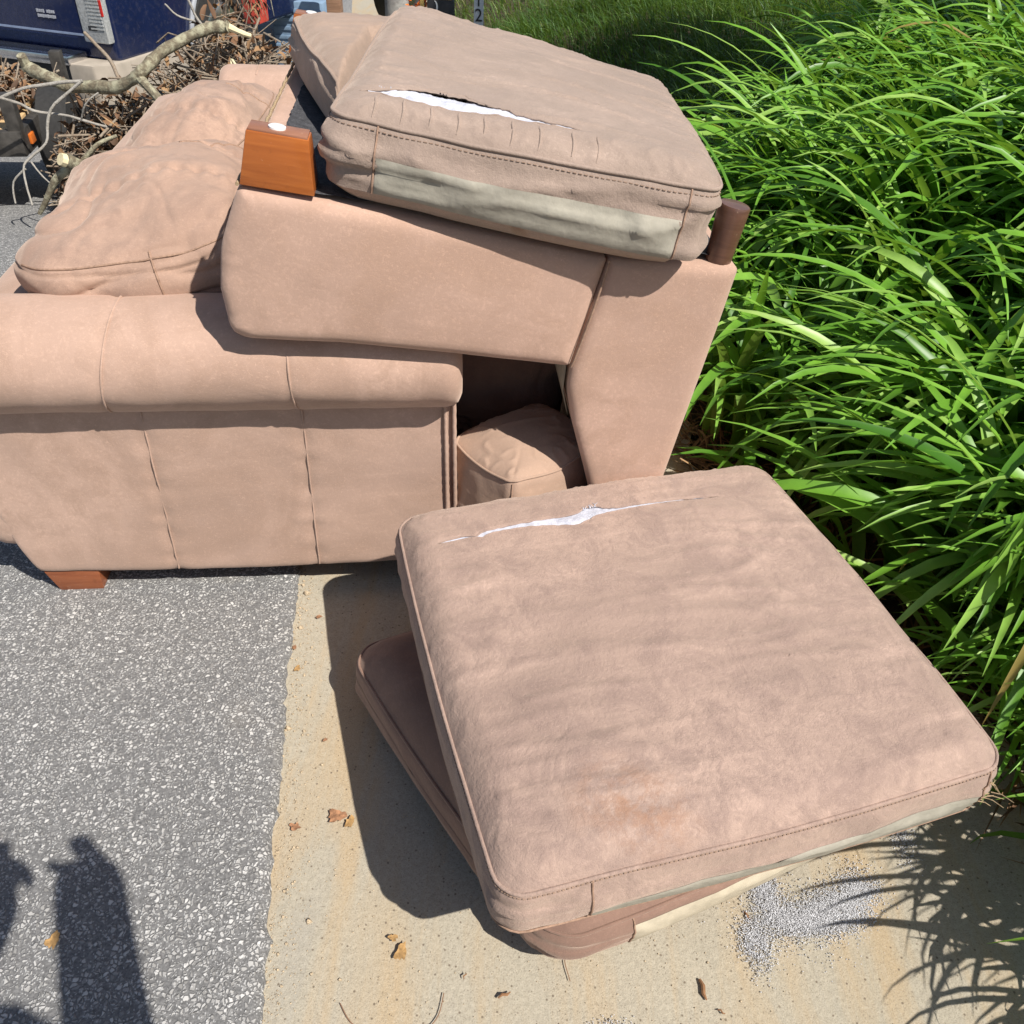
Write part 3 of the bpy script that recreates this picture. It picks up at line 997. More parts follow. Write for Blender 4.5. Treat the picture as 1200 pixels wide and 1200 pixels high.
# ---- the cushion behind it, half squashed under it
c2 = in_love('seat_cushion', .355, .565, 0, R_(15.5))
tag(c2, 'tan cushion without a rip, tucked behind and under the ripped cushion on the loveseat', 'cushion', 'loose seat cushions')
C1I = (c1.matrix_world.inverted() @ c2.matrix_world)
def warp2(x, y, z):
    z += .056
    P = C1I @ Vector((x, y, 0))
    # inside the other cushion's outline: keep below its underside
    ex = min(P.x + .30, .30 - P.x); ey = min(P.y + .30, .30 - P.y)
    e = min(ex, ey)
    if e > -.03:
        lid = warp1(P.x, P.y, -.067)[2] - .008
        k = max(0, min(1, (e + .03) / .03))
        z = z + (min(z, max(lid, .006)) - z) * k
    return x, y, z
sb2 = Soft(.292, .292, .108, rc=.045, crown=.03, er=.016, bulge=.012, seed=8.3, wr=.006, wall_wr=.007, pucker=.004, creases=.004, folds=.010)
sb2.warp = warp2
sb2.build(c2, M['cush2'], n=80)
sb2.piping(c2, M['cush2'], .0036)

# ------------------------------------------------------------------ the sofa
SO = (-.117, 1.39, 0.0)
sofa = empty('sofa', SO, R_(6.5))
tag(sofa, 'tan suede sofa with rolled arm and plump back pillows, standing upright on the road edge', 'sofa')
XB = -1.02                         # outer back of the arm
SEAMS = [(-.585, -.600), (-.292, -.303)]
def arm(y0, flip):
    """rolled arm: panel and roll; y0 = outer face; flip=-1 mirrors it for the far arm"""
    g = []
    # panel: sheet of columns; outline leans and curves at the back
    nx, nz = 110, 40
    z0, z1 = .055, .53
    V, F = [], []
    def xback(z):
        u = (z - z0) / (z1 - z0)
        return -.885 - .034 * (1 - math.exp(-(z - z0) / .07)) - .02 * u
    def face(x, z, u):
        d = .010 * math.sin(math.pi * min(1, max(0, u)))
        d += .004 * fn((x, z, 0), 5, 3.0 + y0) + .0015 * fn((x, z, 0), 18, 4.0)
        for st, sb_ in SEAMS:
            xs = sb_ + (st - sb_) * ((z - z0) / (z1 - z0))
            q = (x - xs) / .012
            d -= .0032 * math.exp(-q * q)
            # fine gathers either side of the seam
            q2 = (x - xs) / .03
            d += .0016 * math.sin(z * 420 + 3 * fn((x, z, 0), 20)) * math.exp(-q2 * q2)
        d -= .012 * max(0, (.012 - min(u, 1 - u)) / .012) ** 2
        return d
    for j in range(nz + 1):
        z = z0 + (z1 - z0) * j / nz
        xb = xback(z)
        for i in range(nx + 1):
            x = xb + (0 - xb) * i / nx
            u = i / nx
            dd = face(x, z, u)
            eb = max(0, (.02 - (z - z0)) / .02)
            V.append((x, y0 + flip * (-dd + .014 * eb ** 2), z))
    n1 = nx + 1
    for j in range(nz):
        for i in range(nx):
            q = j * n1 + i
            F.append((q, q + 1, q + n1 + 1, q + n1))
    # thickness
    per = [j * n1 for j in range(nz, -1, -1)] + list(range(1, nx + 1)) + [j * n1 + nx for j in range(1, nz + 1)]
    b = len(V)
    for k in per:
        V.append((V[k][0], y0 + flip * .03, V[k][2]))
    for k in per:
        V.append((V[k][0], y0 + flip * .215, V[k][2]))
    m_ = len(per)
    for k in range(m_ - 1):
        F.append((per[k], per[k + 1], b + k + 1, b + k)); F.append((b + k, b + k + 1, b + m_ + k + 1, b + m_ + k))
    F.append(tuple(b + m_ + k for k in range(m_)))
    o = mesh_obj('arm_panel', V, F, M['sofa'], sofa)
    bm = bmesh.new(); bm.from_mesh(o.data); bmesh.ops.recalc_face_normals(bm, faces=bm.faces); bm.to_mesh(o.data); bm.free()
    o.data.polygons.foreach_set('use_smooth', [True] * len(o.data.polygons)); o.data.set_sharp_from_angle(angle=R_(55))
    # roll
    cy, cz, ry, rz_ = y0 + flip * .050, .557, .122, .102
    nx, na = 150, 48
    xa, xe = (XB - .06 if flip > 0 else -.72), .012
    V, F = [], []
    for i in range(nx + 1):
        x = xa + (xe - xa) * i / nx
        e = min(xe - x, x - xa)
        k = 1.0
        if e < .035: k = math.sqrt(max(.0, 1 - (1 - e / .035) ** 2)) * .22 + .78
        for a in range(na):
            th = 2 * math.pi * a / na
            r = 1 + .018 * fn((x * 3, math.cos(th), math.sin(th)), 1.6, y0 + 1) + .010 * fn((x * 9, math.cos(th) * 2, math.sin(th) * 2), 1.6, y0 + 5)
            for xs in (SEAMS[0][0] - .03 + .02 * math.sin(th), SEAMS[1][0] - .004):
                q = (x - xs) / .010
                r -= .020 * math.exp(-q * q)
                q2 = (x - xs) / .028
                r += .008 * math.sin(th * 40) * math.exp(-q2 * q2)
            # underside drawn in against the panel
            V.append((x, cy + flip * -math.cos(th) * ry * r * k, cz + math.sin(th) * rz_ * r * k))
    for i in range(nx):
        for a in range(na):
            F.append((i * na + a, i * na + (a + 1) % na, (i + 1) * na + (a + 1) % na, (i + 1) * na + a))
    F.append(tuple(range(na))); F.append(tuple(nx * na + a for a in range(na)))
    o = mesh_obj('arm_roll', V, F, M['sofa'], sofa)
    bm = bmesh.new(); bm.from_mesh(o.data); bmesh.ops.recalc_face_normals(bm, faces=bm.faces); bm.to_mesh(o.data); bm.free()
    o.data.polygons.foreach_set('use_smooth', [True] * len(o.data.polygons)); o.data.set_sharp_from_angle(angle=R_(60))
    # seam cords on the panel and round the roll
    for st, sb_ in SEAMS:
        mb = MB()
        pts = []
        for j in range(31):
            z = z0 + .014 + (.47 - z0) * j / 30
            x = sb_ + (st - sb_) * ((z - z0) / (z1 - z0))
            u = (x - xback(z)) / (0 - xback(z))
            pts.append((x + .004, y0 + flip * (-face(x + .004, z, u) - .0009), z))
        mb.tube(pts, .0017, 6); mb.build('seam', M['sofa'], sofa, smooth=True, sharp=80)
    for kk, xs in enumerate((SEAMS[0][0] - .03, SEAMS[1][0] - .004)):
        mb = MB(); pts = []
        for a in range(40):
            th = -1.1 + 3.2 * a / 39
            xx = xs + (.02 * math.sin(th) if kk == 0 else 0) + .004
            pts.append((xx, cy + flip * -math.cos(th) * ry * .985, cz + math.sin(th) * rz_ * .985))
        mb.tube(pts, .0022, 6); mb.build('seam', M['sofa'], sofa, smooth=True, sharp=80)
    # twin welts down the arm's front corner, gathered zigzag between them
    for dx, r in ((-.020, .0036), (-.003, .0042)):
        mb = MB()
        mb.tube([(dx + .0003 * math.sin(j * 1.7), y0 + flip * (-.004 + .0004 * math.sin(j * 2.1)), .07 + .41 * j / 60) for j in range(61)], r, 7)
        mb.build('welt', M['sofa'], sofa, smooth=True, sharp=80)
arm(0.0, 1)
arm(1.86, -1)
# seat base, front rail, back frame
mb = MB(); mb.box((-.45, .93, .19), (.86, 1.42, .26)); mb.build('seat_base', M['sofa'], sofa, bevel=.02)
mb = MB(); mb.box((-.045, .93, .17), (.055, 1.425, .24)); mb.build('front_rail', M['sofa'], sofa, bevel=.012)
def rounded_box(name, c, d, r, mat, parent, rot=None, seg=4, amp=.006, seed=0.):
    mb = MB(); mb.box((0, 0, 0), d)
    o = mesh_obj(name, mb.V, mb.F, mat, parent)
    bm = bmesh.new(); bm.from_mesh(o.data)
    bmesh.ops.bevel(bm, geom=list(bm.edges), offset=r, segments=seg, profile=.5, affect='EDGES')
    bmesh.ops.subdivide_edges(bm, edges=[e for e in bm.edges if e.calc_length() > .06], cuts=8, use_grid_fill=True)
    for v in bm.verts:
        v.co += v.normal * (amp * fn(v.co, 5, seed) + amp * .4 * fn(v.co, 15, seed + 1))
    bmesh.ops.transform(bm, matrix=Matrix.Translation(c) @ (rot.to_4x4() if rot is not None else Matrix()), verts=bm.verts)
    bmesh.ops.recalc_face_normals(bm, faces=bm.faces)
    bm.to_mesh(o.data); bm.free()
    o.data.polygons.foreach_set('use_smooth', [True] * len(o.data.polygons))
    return o
rounded_box('back_frame', (-.835, .93, .34), (.17, 1.70, .50), .06, M['sofa'], sofa, rot=Matrix.Rotation(R_(-7), 3, 'Y'), seed=3.)
rounded_box('back_post', (-.925, .065, .44), (.17, .13, .64), .055, M['sofa'], sofa, rot=Matrix.Rotation(R_(-7), 3, 'Y'), seed=6.)
for (x, y) in ((-.817, .055), (-.07, .06), (-.817, 1.79), (-.07, 1.79)):
    mb = MB()
    mb.add([(x - .042, y - .05, 0), (x + .046, y - .05, 0), (x + .046, y + .04, 0), (x - .042, y + .04, 0),
            (x - .062, y - .052, .062), (x + .050, y - .052, .062), (x + .050, y + .045, .062), (x - .062, y + .045, .062)],
           [(3, 2, 1, 0), (4, 5, 6, 7), (0, 1, 5, 4), (1, 2, 6, 5), (2, 3, 7, 6), (3, 0, 4, 7)])
    mb.build('wooden_leg', M['footwood'], sofa, bevel=.002)

pillow((-.590, .385, .665), (.225, .305, .140), .92, .56, M['pillow'], sofa, 1.0, tilt=R_(-8), yaw=R_(4), amp=.032, crease=.0075, seams=[('ring', .60, .62, 1.10), ('ring', .36, .66, 1.05), ('col', .885, .30, .64), ('col', .76, .25, .64), ('col', .08, .56, .90)])
pillow((-.600, .40, .44), (.165, .27, .20), .6, .5, M['pillow'], sofa, 2.0, yaw=R_(4), amp=.03, crease=.006)
pillow((-.612, 1.11, .475), (.205, .425, .268), .86, .56, M['pillow'], sofa, 4.0, tilt=R_(-14), yaw=R_(-3), amp=.042, crease=.008, seams=[('ring', .70, .85, 1.12), ('col', .02, .40, .88)])

# ---- loose pillow wedged in the gap between sofa and loveseat
c5 = empty('loose_pillow', (.022, 1.445, .0), R_(40))
tag(c5, 'small tan pillow wedged upright in the gap between the sofa front and the loveseat back', 'pillow')
def warp5(x, y, z):
    k = (z + .17) / .345
    s_ = 1 - .10 * (k - .5) * 2 * (1 if k > .5 else .2)
    return x * s_, y * s_, z + .178 + .012 * fn((x, y, z), 8, 3.0)
sb5 = Soft(.122, .105, .345, rc=.016, crown=.032, er=.006, bulge=.016, seed=9.9, wr=.010, wall_wr=.014, pucker=.006, creases=.010, warp=warp5, folds=.012)
sb5.build(c5, M['cush5'], n=64, nw=36)
sb5.piping(c5, M['cush5'], .0028)
for p in (0.0, 1.0, 3.0): sb5.vseam(c5, M['seam'], p, .02, .98, r=.0018)

# ------------------------------------------------------------------ planting: arching strap leaves, meadow grass
def leaf_mat(name, dark, mid, tip, rough=.42):
    ma, t, b = nmat(name)
    at = t.nodes.new('ShaderNodeAttribute'); at.attribute_name = 'tone'
    c = t.nodes.new('ShaderNodeValToRGB')
    e = c.color_ramp.elements
    e[0].position = 0; e[0].color = (*dark, 1)
    e[1].position = .55; e[1].color = (*mid, 1)
    x = c.color_ramp.elements.new(.93); x.color = (*tip, 1)
    x = c.color_ramp.elements.new(1.0); x.color = (.34, .24, .07, 1)
    t.links.new(at.outputs['Fac'], c.inputs[0])
    v = coords(t)
    f = noise_n(t, v, 25, 3)
    col = mix(t, mul(t, ramp(t, f, .35, .7), .3), c.outputs[0], dark)
    t.links.new(col, b.inputs['Base Color'])
    b.inputs['Roughness'].default_value = rough
    b.inputs['Specular IOR Level'].default_value = .45
    tr = t.nodes.new('ShaderNodeBsdfTranslucent')
    k = mix(t, .5, col, (.27, .42, .03))
    t.links.new(k, tr.inputs[0])
    ms = t.nodes.new('ShaderNodeMixShader'); ms.inputs[0].default_value = .30
    t.links.new(b.outputs[0], ms.inputs[1]); t.links.new(tr.outputs[0], ms.inputs[2])
    t.links.new(ms.outputs[0], t.nodes['Material Output'].inputs[0])
    return ma
M['leaf'] = leaf_mat('daylily_leaf', (.035, .125, .012), (.195, .415, .040), (.39, .57, .14))
M['grass'] = leaf_mat('meadow_grass', (.028, .075, .014), (.075, .155, .035), (.17, .24, .06), rough=.5)

def blades(name, base, az, L, W, e0, droop, tone, mat, K=8, fold=.35, twist=None, parent=None):
    """arrays of leaf parameters -> one mesh of V-folded arching blades"""
    n = len(L)
    u = np.linspace(0, 1, K + 1)
    V = np.zeros((n, K + 1, 3, 3))
    pos = base.copy()
    dirh = np.stack([np.cos(az), np.sin(az)], 1)
    lat = np.stack([-np.sin(az), np.cos(az), np.zeros(n)], 1)
    if twist is None: twist = rng.normal(0, .35, n)
    curve = rng.normal(0, .30, n)
    for i in range(K + 1):
        e = e0 - droop * u[i] ** 1.35
        a2 = az + curve * u[i]
        dv = np.stack([np.cos(e) * np.cos(a2), np.cos(e) * np.sin(a2), np.sin(e)], 1)
        nrm = np.stack([-np.sin(e) * np.cos(a2), -np.sin(e) * np.sin(a2), np.cos(e)], 1)
        lat = np.stack([-np.sin(a2), np.cos(a2), np.zeros(n)], 1)
        tw = twist * u[i]
        lt = lat * np.cos(tw)[:, None] + nrm * np.sin(tw)[:, None]
        nn = nrm * np.cos(tw)[:, None] - lat * np.sin(tw)[:, None]
        wp = (min(1, (.35 + u[i] * 4)) * (1 - u[i] ** 2.6)) ** .9 if u[i] < 1 else 0.02
        hw = (W * .5 * wp)[:, None]
        V[:, i, 0] = pos - lt * hw + nn * hw * fold
        V[:, i, 1] = pos
        V[:, i, 2] = pos + lt * hw + nn * hw * fold
        if i < K: pos = pos + dv * (L / K)[:, None]
    idx = np.arange(n)[:, None] * ((K + 1) * 3)
    q = []
    for i in range(K):
        for j in (0, 1):
            a = i * 3 + j
            q.append(np.concatenate([idx + a, idx + a + 1, idx + a + 4, idx + a + 3], 1))
    Q = np.concatenate(q, 0)
    tn = np.repeat(tone, (K + 1) * 3)
    return np_mesh(name, V.reshape(-1, 3), Q, mat, parent, attr=tn)

def soil_z(x, y):
    return np.array([gz(a, b) for a, b in zip(x, y)]) - .02


def lily_params(s, tt, scale=1.0, spread=.70):
    n = len(s)
    x = GA.x + GN.x * s + GD.x * tt; y = GA.y + GN.y * s + GD.y * tt
    base = np.stack([x, y, soil_z(x, y)], 1)
    az = np.where(rng.random(n) < .78, rng.normal(math.radians(198), spread, n), rng.uniform(0, 2 * math.pi, n))
    L = rng.normal(.70, .13, n).clip(.30, 1.0) * scale
    W = rng.normal(.034, .007, n).clip(.014, .050)
    near = tt < -.42
    W = np.where(near, W * .42, W); L = np.where(near, L * .68, L)
    e0 = rng.normal(1.16, .18, n).clip(.6, 1.5)
    droop = rng.normal(1.85, .40, n).clip(.6, 2.7)
    tone = (rng.beta(2.2, 2.0, n) * .93)
    tone = np.where(rng.random(n) < .007, 1.0, tone)
    return clear(base, az, L, W, e0, droop, tone)

def clear(*a):
    """drops leaves that would hang into the cushions or the loveseat"""
    base, az, L = a[:3]
    bad = np.zeros(len(L), bool)
    ca, sa = math.cos(R_(17.4)), math.sin(R_(17.4))
    for f in (0, .3, .45, .6, .68):
        px = base[:, 0] + np.cos(az) * L * f; py = base[:, 1] + np.sin(az) * L * f
        lx = (px - .2545) * ca + (py - .964) * sa; ly = -(px - .2545) * sa + (py - .964) * ca
        bad |= (np.abs(lx) < .375) & (np.abs(ly) < .37)
        bad |= (px < .37) & (py > 1.2) & (py < 2.3)
        qx, qy = px - .13, py + .11
        lx = (qx - .2545) * ca + (qy - .964) * sa; ly = -(qx - .2545) * sa + (qy - .964) * ca
        bad |= (np.abs(lx) < .37) & (np.abs(ly) < .365)
    k = ~bad
    return [v[k] for v in a]

# the mass of leaves on the bank: leaves come in tufts
def tufts(ncl, per, smin, smax, tmin, tmax, keep):
    s = rng.uniform(smin, smax, ncl); tt = rng.uniform(tmin, tmax, ncl)
    k = keep(s, tt); s, tt = s[k], tt[k]
    s = np.repeat(s, per); tt = np.repeat(tt, per)
    return s + rng.normal(0, .035, len(s)), tt + rng.normal(0, .035, len(tt))
def lily_region(s, tt):
    far = 1.45 + 1.35 * np.maximum(0, s - 1.25)            # the bed's far edge runs back as one goes up the bank
    return (s > bed_front(tt) + .03) & (tt < far)
s_, t_ = tufts(680, 12, .95, 5.0, -1.5, 7.0, lily_region)
o = blades('daylily_foliage', *lily_params(s_, t_), M['leaf'], K=11)
tag(o, 'mass of arching bright green strap leaves covering the bank beside the cushions', 'plants', kind='stuff')
# a second, denser front of smaller leaves filling the depth
s_, t_ = tufts(420, 9, 1.0, 3.2, -1.2, 3.6, lily_region)
p = list(lily_params(s_, t_, .72, 1.3)); p[6] = p[6] * .7
o = blades('daylily_undergrowth', *p, M['leaf'], K=6)
tag(o, 'shorter darker leaves low down in the green bank', 'plants', kind='stuff')

# a fringe of short narrow leaves where the bed meets the open concrete
s_, t_ = tufts(58, 9, 1.30, 1.80, -1.15, -.28, lambda s, tt: s > 1.30)
p = list(lily_params(s_, t_, .86, .6))
o = blades('daylily_fringe', *p, M['leaf'], K=9)
tag(o, 'fringe of short narrow leaves hanging over the concrete at the lower right', 'plants', kind='stuff')
# single clumps that stand out at the front of the bed
def clump(s0, t0, n, label, az0, spread, Lm, seed, e=1.15, dr=1.75, wm=.033):
    g = np.random.default_rng(seed)
    x0, y0 = gp(s0, t0)
    o = empty('daylily_clump', (x0, y0, gz(x0, y0) - .02))
    tag(o, label, 'plant', 'daylily clumps at the front of the bank')
    base = np.stack([g.normal(0, .035, n), g.normal(0, .035, n), np.zeros(n)], 1)
    az = g.normal(az0, spread, n)
    L = g.normal(Lm, .08, n).clip(.3, .9)
    q = clear(base + np.array([[x0, y0, 0]]), az, L, g.normal(wm, .004, n).clip(.014, .038), g.normal(e, .14, n).clip(.6, 1.5), g.normal(dr, .3, n), (g.beta(2.6, 1.6, n) * .93))
    q[0] = q[0] - np.array([[x0, y0, 0]])
    bl = blades('leaves', *q, M['leaf'], K=12, parent=o)
    tag(bl, kind='stuff')
clump(1.52, -.30, 46, 'big glossy daylily clump arching toward the front cushion, right of the dark gap', R_(196), .42, .66, 11)
clump(1.62, .10, 40, 'daylily clump arching over the dark gap beside the front cushion', R_(186), .5, .64, 12)
clump(1.14, .52, 44, 'daylily clump leaning against the right side of the upside-down loveseat', R_(236), .4, .58, 13, e=1.25, dr=1.5)
clump(1.40, -.74, 18, 'low daylily clump with leaf tips over the concrete beside the white granules', R_(185), .5, .36, 14, e=1.0, wm=.013)

# long uncut grass behind the bed, short sunlit turf beyond it
def turf(name, n, smin, smax, tmin, tmax, Lm, keep, label, tone0, wid=.006, az0=R_(215)):
    s = rng.uniform(smin, smax, n); tt = rng.uniform(tmin, tmax, n)
    k = keep(s, tt); s, tt = s[k], tt[k]; n = len(s)
    x = GA.x + GN.x * s + GD.x * tt; y = GA.y + GN.y * s + GD.y * tt
    base = np.stack([x, y, soil_z(x, y)], 1)
    cl = np.array([fn((a * 1.0, b * 1.0, 0), 2.2, 3.0) for a, b in zip(x, y)])
    L = rng.normal(Lm, Lm * .25, n).clip(Lm * .4, Lm * 1.7) * (1 + .5 * cl)
    tone = (tone0 + .25 * cl + rng.normal(0, .16, n)).clip(0, .95)
    o = blades(name, base, rng.normal(az0, .8, n), L, np.full(n, wid) * rng.uniform(.7, 1.3, n), rng.normal(1.2, .2, n).clip(.6, 1.5), rng.normal(1.5, .4, n).clip(.3, 2.4), tone, M['grass'], K=4, fold=.2)
    return tag(o, label, 'grass', kind='stuff')
turf('long_grass', 42000, .95, 6.5, 1.3, 8.5, .23, lambda s, tt: ~lily_region(s, tt) & (s > 1.0), 'long uncut grass in the shade behind the daylily bank', .46, wid=.0075)
turf('sunlit_turf', 16000, 1.1, 8.0, 7.6, 15.0, .17, lambda s, tt: s > 1.1, 'sunlit yellow green turf far behind the cushions', .75, wid=.010)

# the tree whose shade falls on the grass (stands outside the picture, up the bank)
tr = empty('shade_tree', (4.0, 3.9, gz(4.0, 3.9)))
tag(tr, 'leafy tree up the bank that shades the long grass', 'tree')
mb = MB()
mb.tube([(0, 0, -.05), (.03, 0, .8), (-.02, .05, 1.8), (.05, .02, 2.8), (.0, 0, 4.0), (.02, .02, 5.2)], [.17, .13, .115, .10, .07, .02], 12)
for k in range(11):
    a = k * 2.4; z = 2.7 + .2 * k
    mb.tube([(0, 0, z), (math.cos(a) * .6, math.sin(a) * .6, z + .35), (math.cos(a) * 1.25, math.sin(a) * 1.25, z + .6)], [.05, .03, .008], 6)
mb.build('trunk', simple('tree_bark', (.10, .075, .055), .95, var=.3, scale=20, bmp=.6), tr, smooth=True)
n = 5200
th = rng.uniform(0, 2 * math.pi, n); rr = rng.random(n) ** .4; ct = rng.uniform(-1, 1, n)
cxyz = np.stack([1.75 * rr * np.sqrt(1 - ct ** 2) * np.cos(th), 1.75 * rr * np.sqrt(1 - ct ** 2) * np.sin(th), 4.6 + 1.35 * rr * ct], 1)
kk = np.array([fn(c, .9, 2.0) > .04 for c in cxyz]); cxyz = cxyz[kk]; n = len(cxyz)
o = blades('crown', cxyz, rng.uniform(0, 6.28, n), rng.uniform(.12, .22, n), rng.uniform(.06, .11, n), rng.normal(.2, .6, n), rng.uniform(.2, 1.2, n), rng.uniform(.1, .7, n), M['leaf'], K=3, parent=tr)
tag(o, kind='stuff')

# ------------------------------------------------------------------ blue pickup truck
def paint_mat(name, col, rough=.25):
    ma, t, b = nmat(name)
    v = coords(t)
    f = noise_n(t, v, 3, 5, .6)
    c = mix(t, ramp(t, f, .3, .7), tuple(x * .85 for x in col), tuple(x * 1.15 for x in col))
    d = noise_n(t, v, 30, 6, .7)
    c = mix(t, mul(t, ramp(t, d, .5, .75), .12), c, (.25, .22, .18))
    t.links.new(c, b.inputs['Base Color'])
    b.inputs['Roughness'].default_value = rough
    b.inputs['Metallic'].default_value = .15
    b.inputs['Coat Weight'].default_value = .6
    b.inputs['Coat Roughness'].default_value = .12
    return ma
M['blue'] = paint_mat('dark_blue_paint', (.009, .017, .062))
M['chrome'] = simple('dull_chrome', (.62, .62, .64), .22, 1.0, var=.12, scale=20)
M['blackplastic'] = simple('black_plastic', (.022, .022, .024), .6, var=.2, scale=40)
M['greyplastic'] = simple('faded_grey_plastic', (.36, .31, .25), .75, var=.14, scale=14, bmp=.1)
M['rubber'] = simple('tyre_rubber', (.022, .021, .020), .85, var=.25, scale=60, bmp=.3)
M['glass'] = simple('dark_window_glass', (.01, .012, .014), .06, var=.05)
M['redlens'] = simple('red_lens', (.42, .02, .015), .18, var=.1)
M['clearlens'] = simple('clear_lens', (.52, .53, .52), .16, .35, var=.25, scale=90, bmp=.4)
gt = gz(-2.4, 5.5)
TY = R_(-17)
truck = empty('pickup_truck', (-2.36, 5.36, gt), TY)      # origin: ground under the rear right corner; +y forward, -x to the vehicle's left
tag(truck, 'dark blue pickup truck parked across the road, seen from its rear right corner', 'truck')
WT = 1.92
def side_profile(x, mat, name):
    pass
mb = MB()
prof = [(0.0, .50), (0.0, 1.18), (2.05, 1.18), (2.05, 1.20), (5.1, 1.12), (5.35, .95), (5.35, .45), (4.62, .45)]
arch2 = [(4.20 + .42 * math.cos(a), .42 + .42 * math.sin(a)) for a in np.linspace(0, math.pi, 11)]
arch1 = [(1.12 + .43 * math.cos(a), .42 + .43 * math.sin(a)) for a in np.linspace(.08, math.pi - .08, 11)]
P = [(0.0, .47), (0.0, 1.16), (.06, 1.19), (5.05, 1.13), (5.33, .98), (5.36, .50), (4.68, .46)] + arch2 + [(3.7, .44), (1.62, .44)] + arch1 + [(.60, .46)]
bm = bmesh.new()
f0 = bm.faces.new([bm.verts.new((0, y, z)) for y, z in P])
ex = bmesh.ops.extrude_face_region(bm, geom=[f0])
for v in [e for e in ex['geom'] if isinstance(e, bmesh.types.BMVert)]: v.co.x = -WT
bmesh.ops.recalc_face_normals(bm, faces=bm.faces)
bmesh.ops.bevel(bm, geom=[e for e in bm.edges if e.calc_face_angle(0) > .6 and len(e.link_faces) == 2], offset=.035, segments=3, profile=.5, affect='EDGES', clamp_overlap=True)
me = bpy.data.meshes.new('body'); bm.to_mesh(me); bm.free(); me.materials.append(M['blue'])
me.polygons.foreach_set('use_smooth', [True] * len(me.polygons)); me.set_sharp_from_angle(angle=R_(40))
o = bpy.data.objects.new('body', me); COL.objects.link(o); o.parent = truck
mb = MB()
mb.add([(-.10, 2.1, 1.17), (-WT + .10, 2.1, 1.17), (-WT + .10, 4.15, 1.15), (-.10, 4.15, 1.15), (-.24, 2.22, 1.82), (-WT + .24, 2.22, 1.82), (-WT + .24, 3.4, 1.82), (-.24, 3.4, 1.82)],
       [(0, 1, 2, 3), (7, 6, 5, 4), (1, 0, 4, 5), (2, 1, 5, 6), (3, 2, 6, 7), (0, 3, 7, 4)])
cab = mb.build('cab', M['blue'], truck, bevel=.05)
mb = MB(); mb.add([(-.090, 2.35, 1.26), (-.090, 3.15, 1.26), (-.205, 3.10, 1.74), (-.205, 2.4, 1.74)], [(0, 1, 2, 3)]); mb.build('window', M['glass'], cab)
mb = MB(); mb.add([(-.3, 2.085, 1.26), (-WT + .3, 2.085, 1.26), (-WT + .36, 2.2, 1.74), (-.36, 2.2, 1.74)], [(3, 2, 1, 0)]); mb.build('window', M['glass'], cab)
mb = MB(); mb.box((-WT / 2, -.016, .87), (WT - .36, .035, .56)); tg = mb.build('tailgate', M['blue'], truck, bevel=.014)
mb = MB(); mb.box((-WT / 2, -.036, .615), (WT - .36, .006, .010)); mb.build('trim_line', simple('pale_trim', (.20, .25, .36), .3), tg)
mb = MB()
for r_, (y0, n_) in enumerate(((.715, 9), (.690, 11))):
    for k in range(n_):
        if r_ == 0 and k == 4: continue
        mb.box((-.46 + k * (.125 / n_), -.0365, y0), (.125 / n_ * .72, .004, .014 if k % 3 else .017))
tag(mb.build('badge_lettering', simple('badge_white', (.33, .34, .38), .4), tg), kind='stuff')
def lamp(x0):
    mb = MB(); mb.box((x0, -.010, .83), (.165, .06, .50)); l = mb.build('taillight', M['clearlens'], truck, bevel=.012)
    for k in range(9):
        mb = MB(); mb.box((x0 + .03, -.042, .655 + .018 * k), (.085, .005, .008)); mb.build('lens_rib', M['clearlens'], l)
    for r_ in range(4):
        for c_ in range(3):
            mb = MB(); mb.disc((x0 - .055 + .04 * c_, -.040, .87 + .04 * r_), (0, -1, 0), .017, .006, 8); mb.build('reflector', M['chrome'], l, smooth=True)
    mb = MB(); mb.box((x0 - .005, -.041, .655), (.055, .006, .024)); mb.build('lens_vent', M['blackplastic'], l, bevel=.004)
    mb = MB(); mb.box((x0 + .078, -.036, .76), (.010, .012, .08)); mb.build('side_marker', M['redlens'], l)
lamp(-.095); lamp(-WT + .095)
mb = MB(); mb.box((-WT / 2, -.10, .505), (WT - .40, .16, .05)); bp = mb.build('bumper', M['chrome'], truck, bevel=.012)
mb = MB(); mb.box((-WT / 2, -.085, .40), (WT - .42, .12, .14)); mb.build('bumper_face', M['blackplastic'], bp, bevel=.01)
mb = MB(); mb.box((-WT / 2, -.172, .487), (WT - .55, .02, .014)); mb.build('step_edge', M['chrome'], bp)
for x in (-.02, -WT + .02):
    s_ = 1 if x > -1 else -1
    mb = MB()
    pts = [(-.20, -.17), (-.04, -.16), (.035, -.08), (.045, .10), (.02, .62), (-.03, .62), (-.03, .02), (-.20, .0)]
    V = [(x + s_ * a, b, z) for z in (.28, .49) for a, b in pts]; n = len(pts)
    F = [tuple(range(n)), tuple(range(2 * n - 1, n - 1, -1))] + [(i, n + i, n + (i + 1) % n, (i + 1) % n) for i in range(n)]
    mb.add(V, F); mb.build('bumper_corner', M['greyplastic'], truck, bevel=.012)
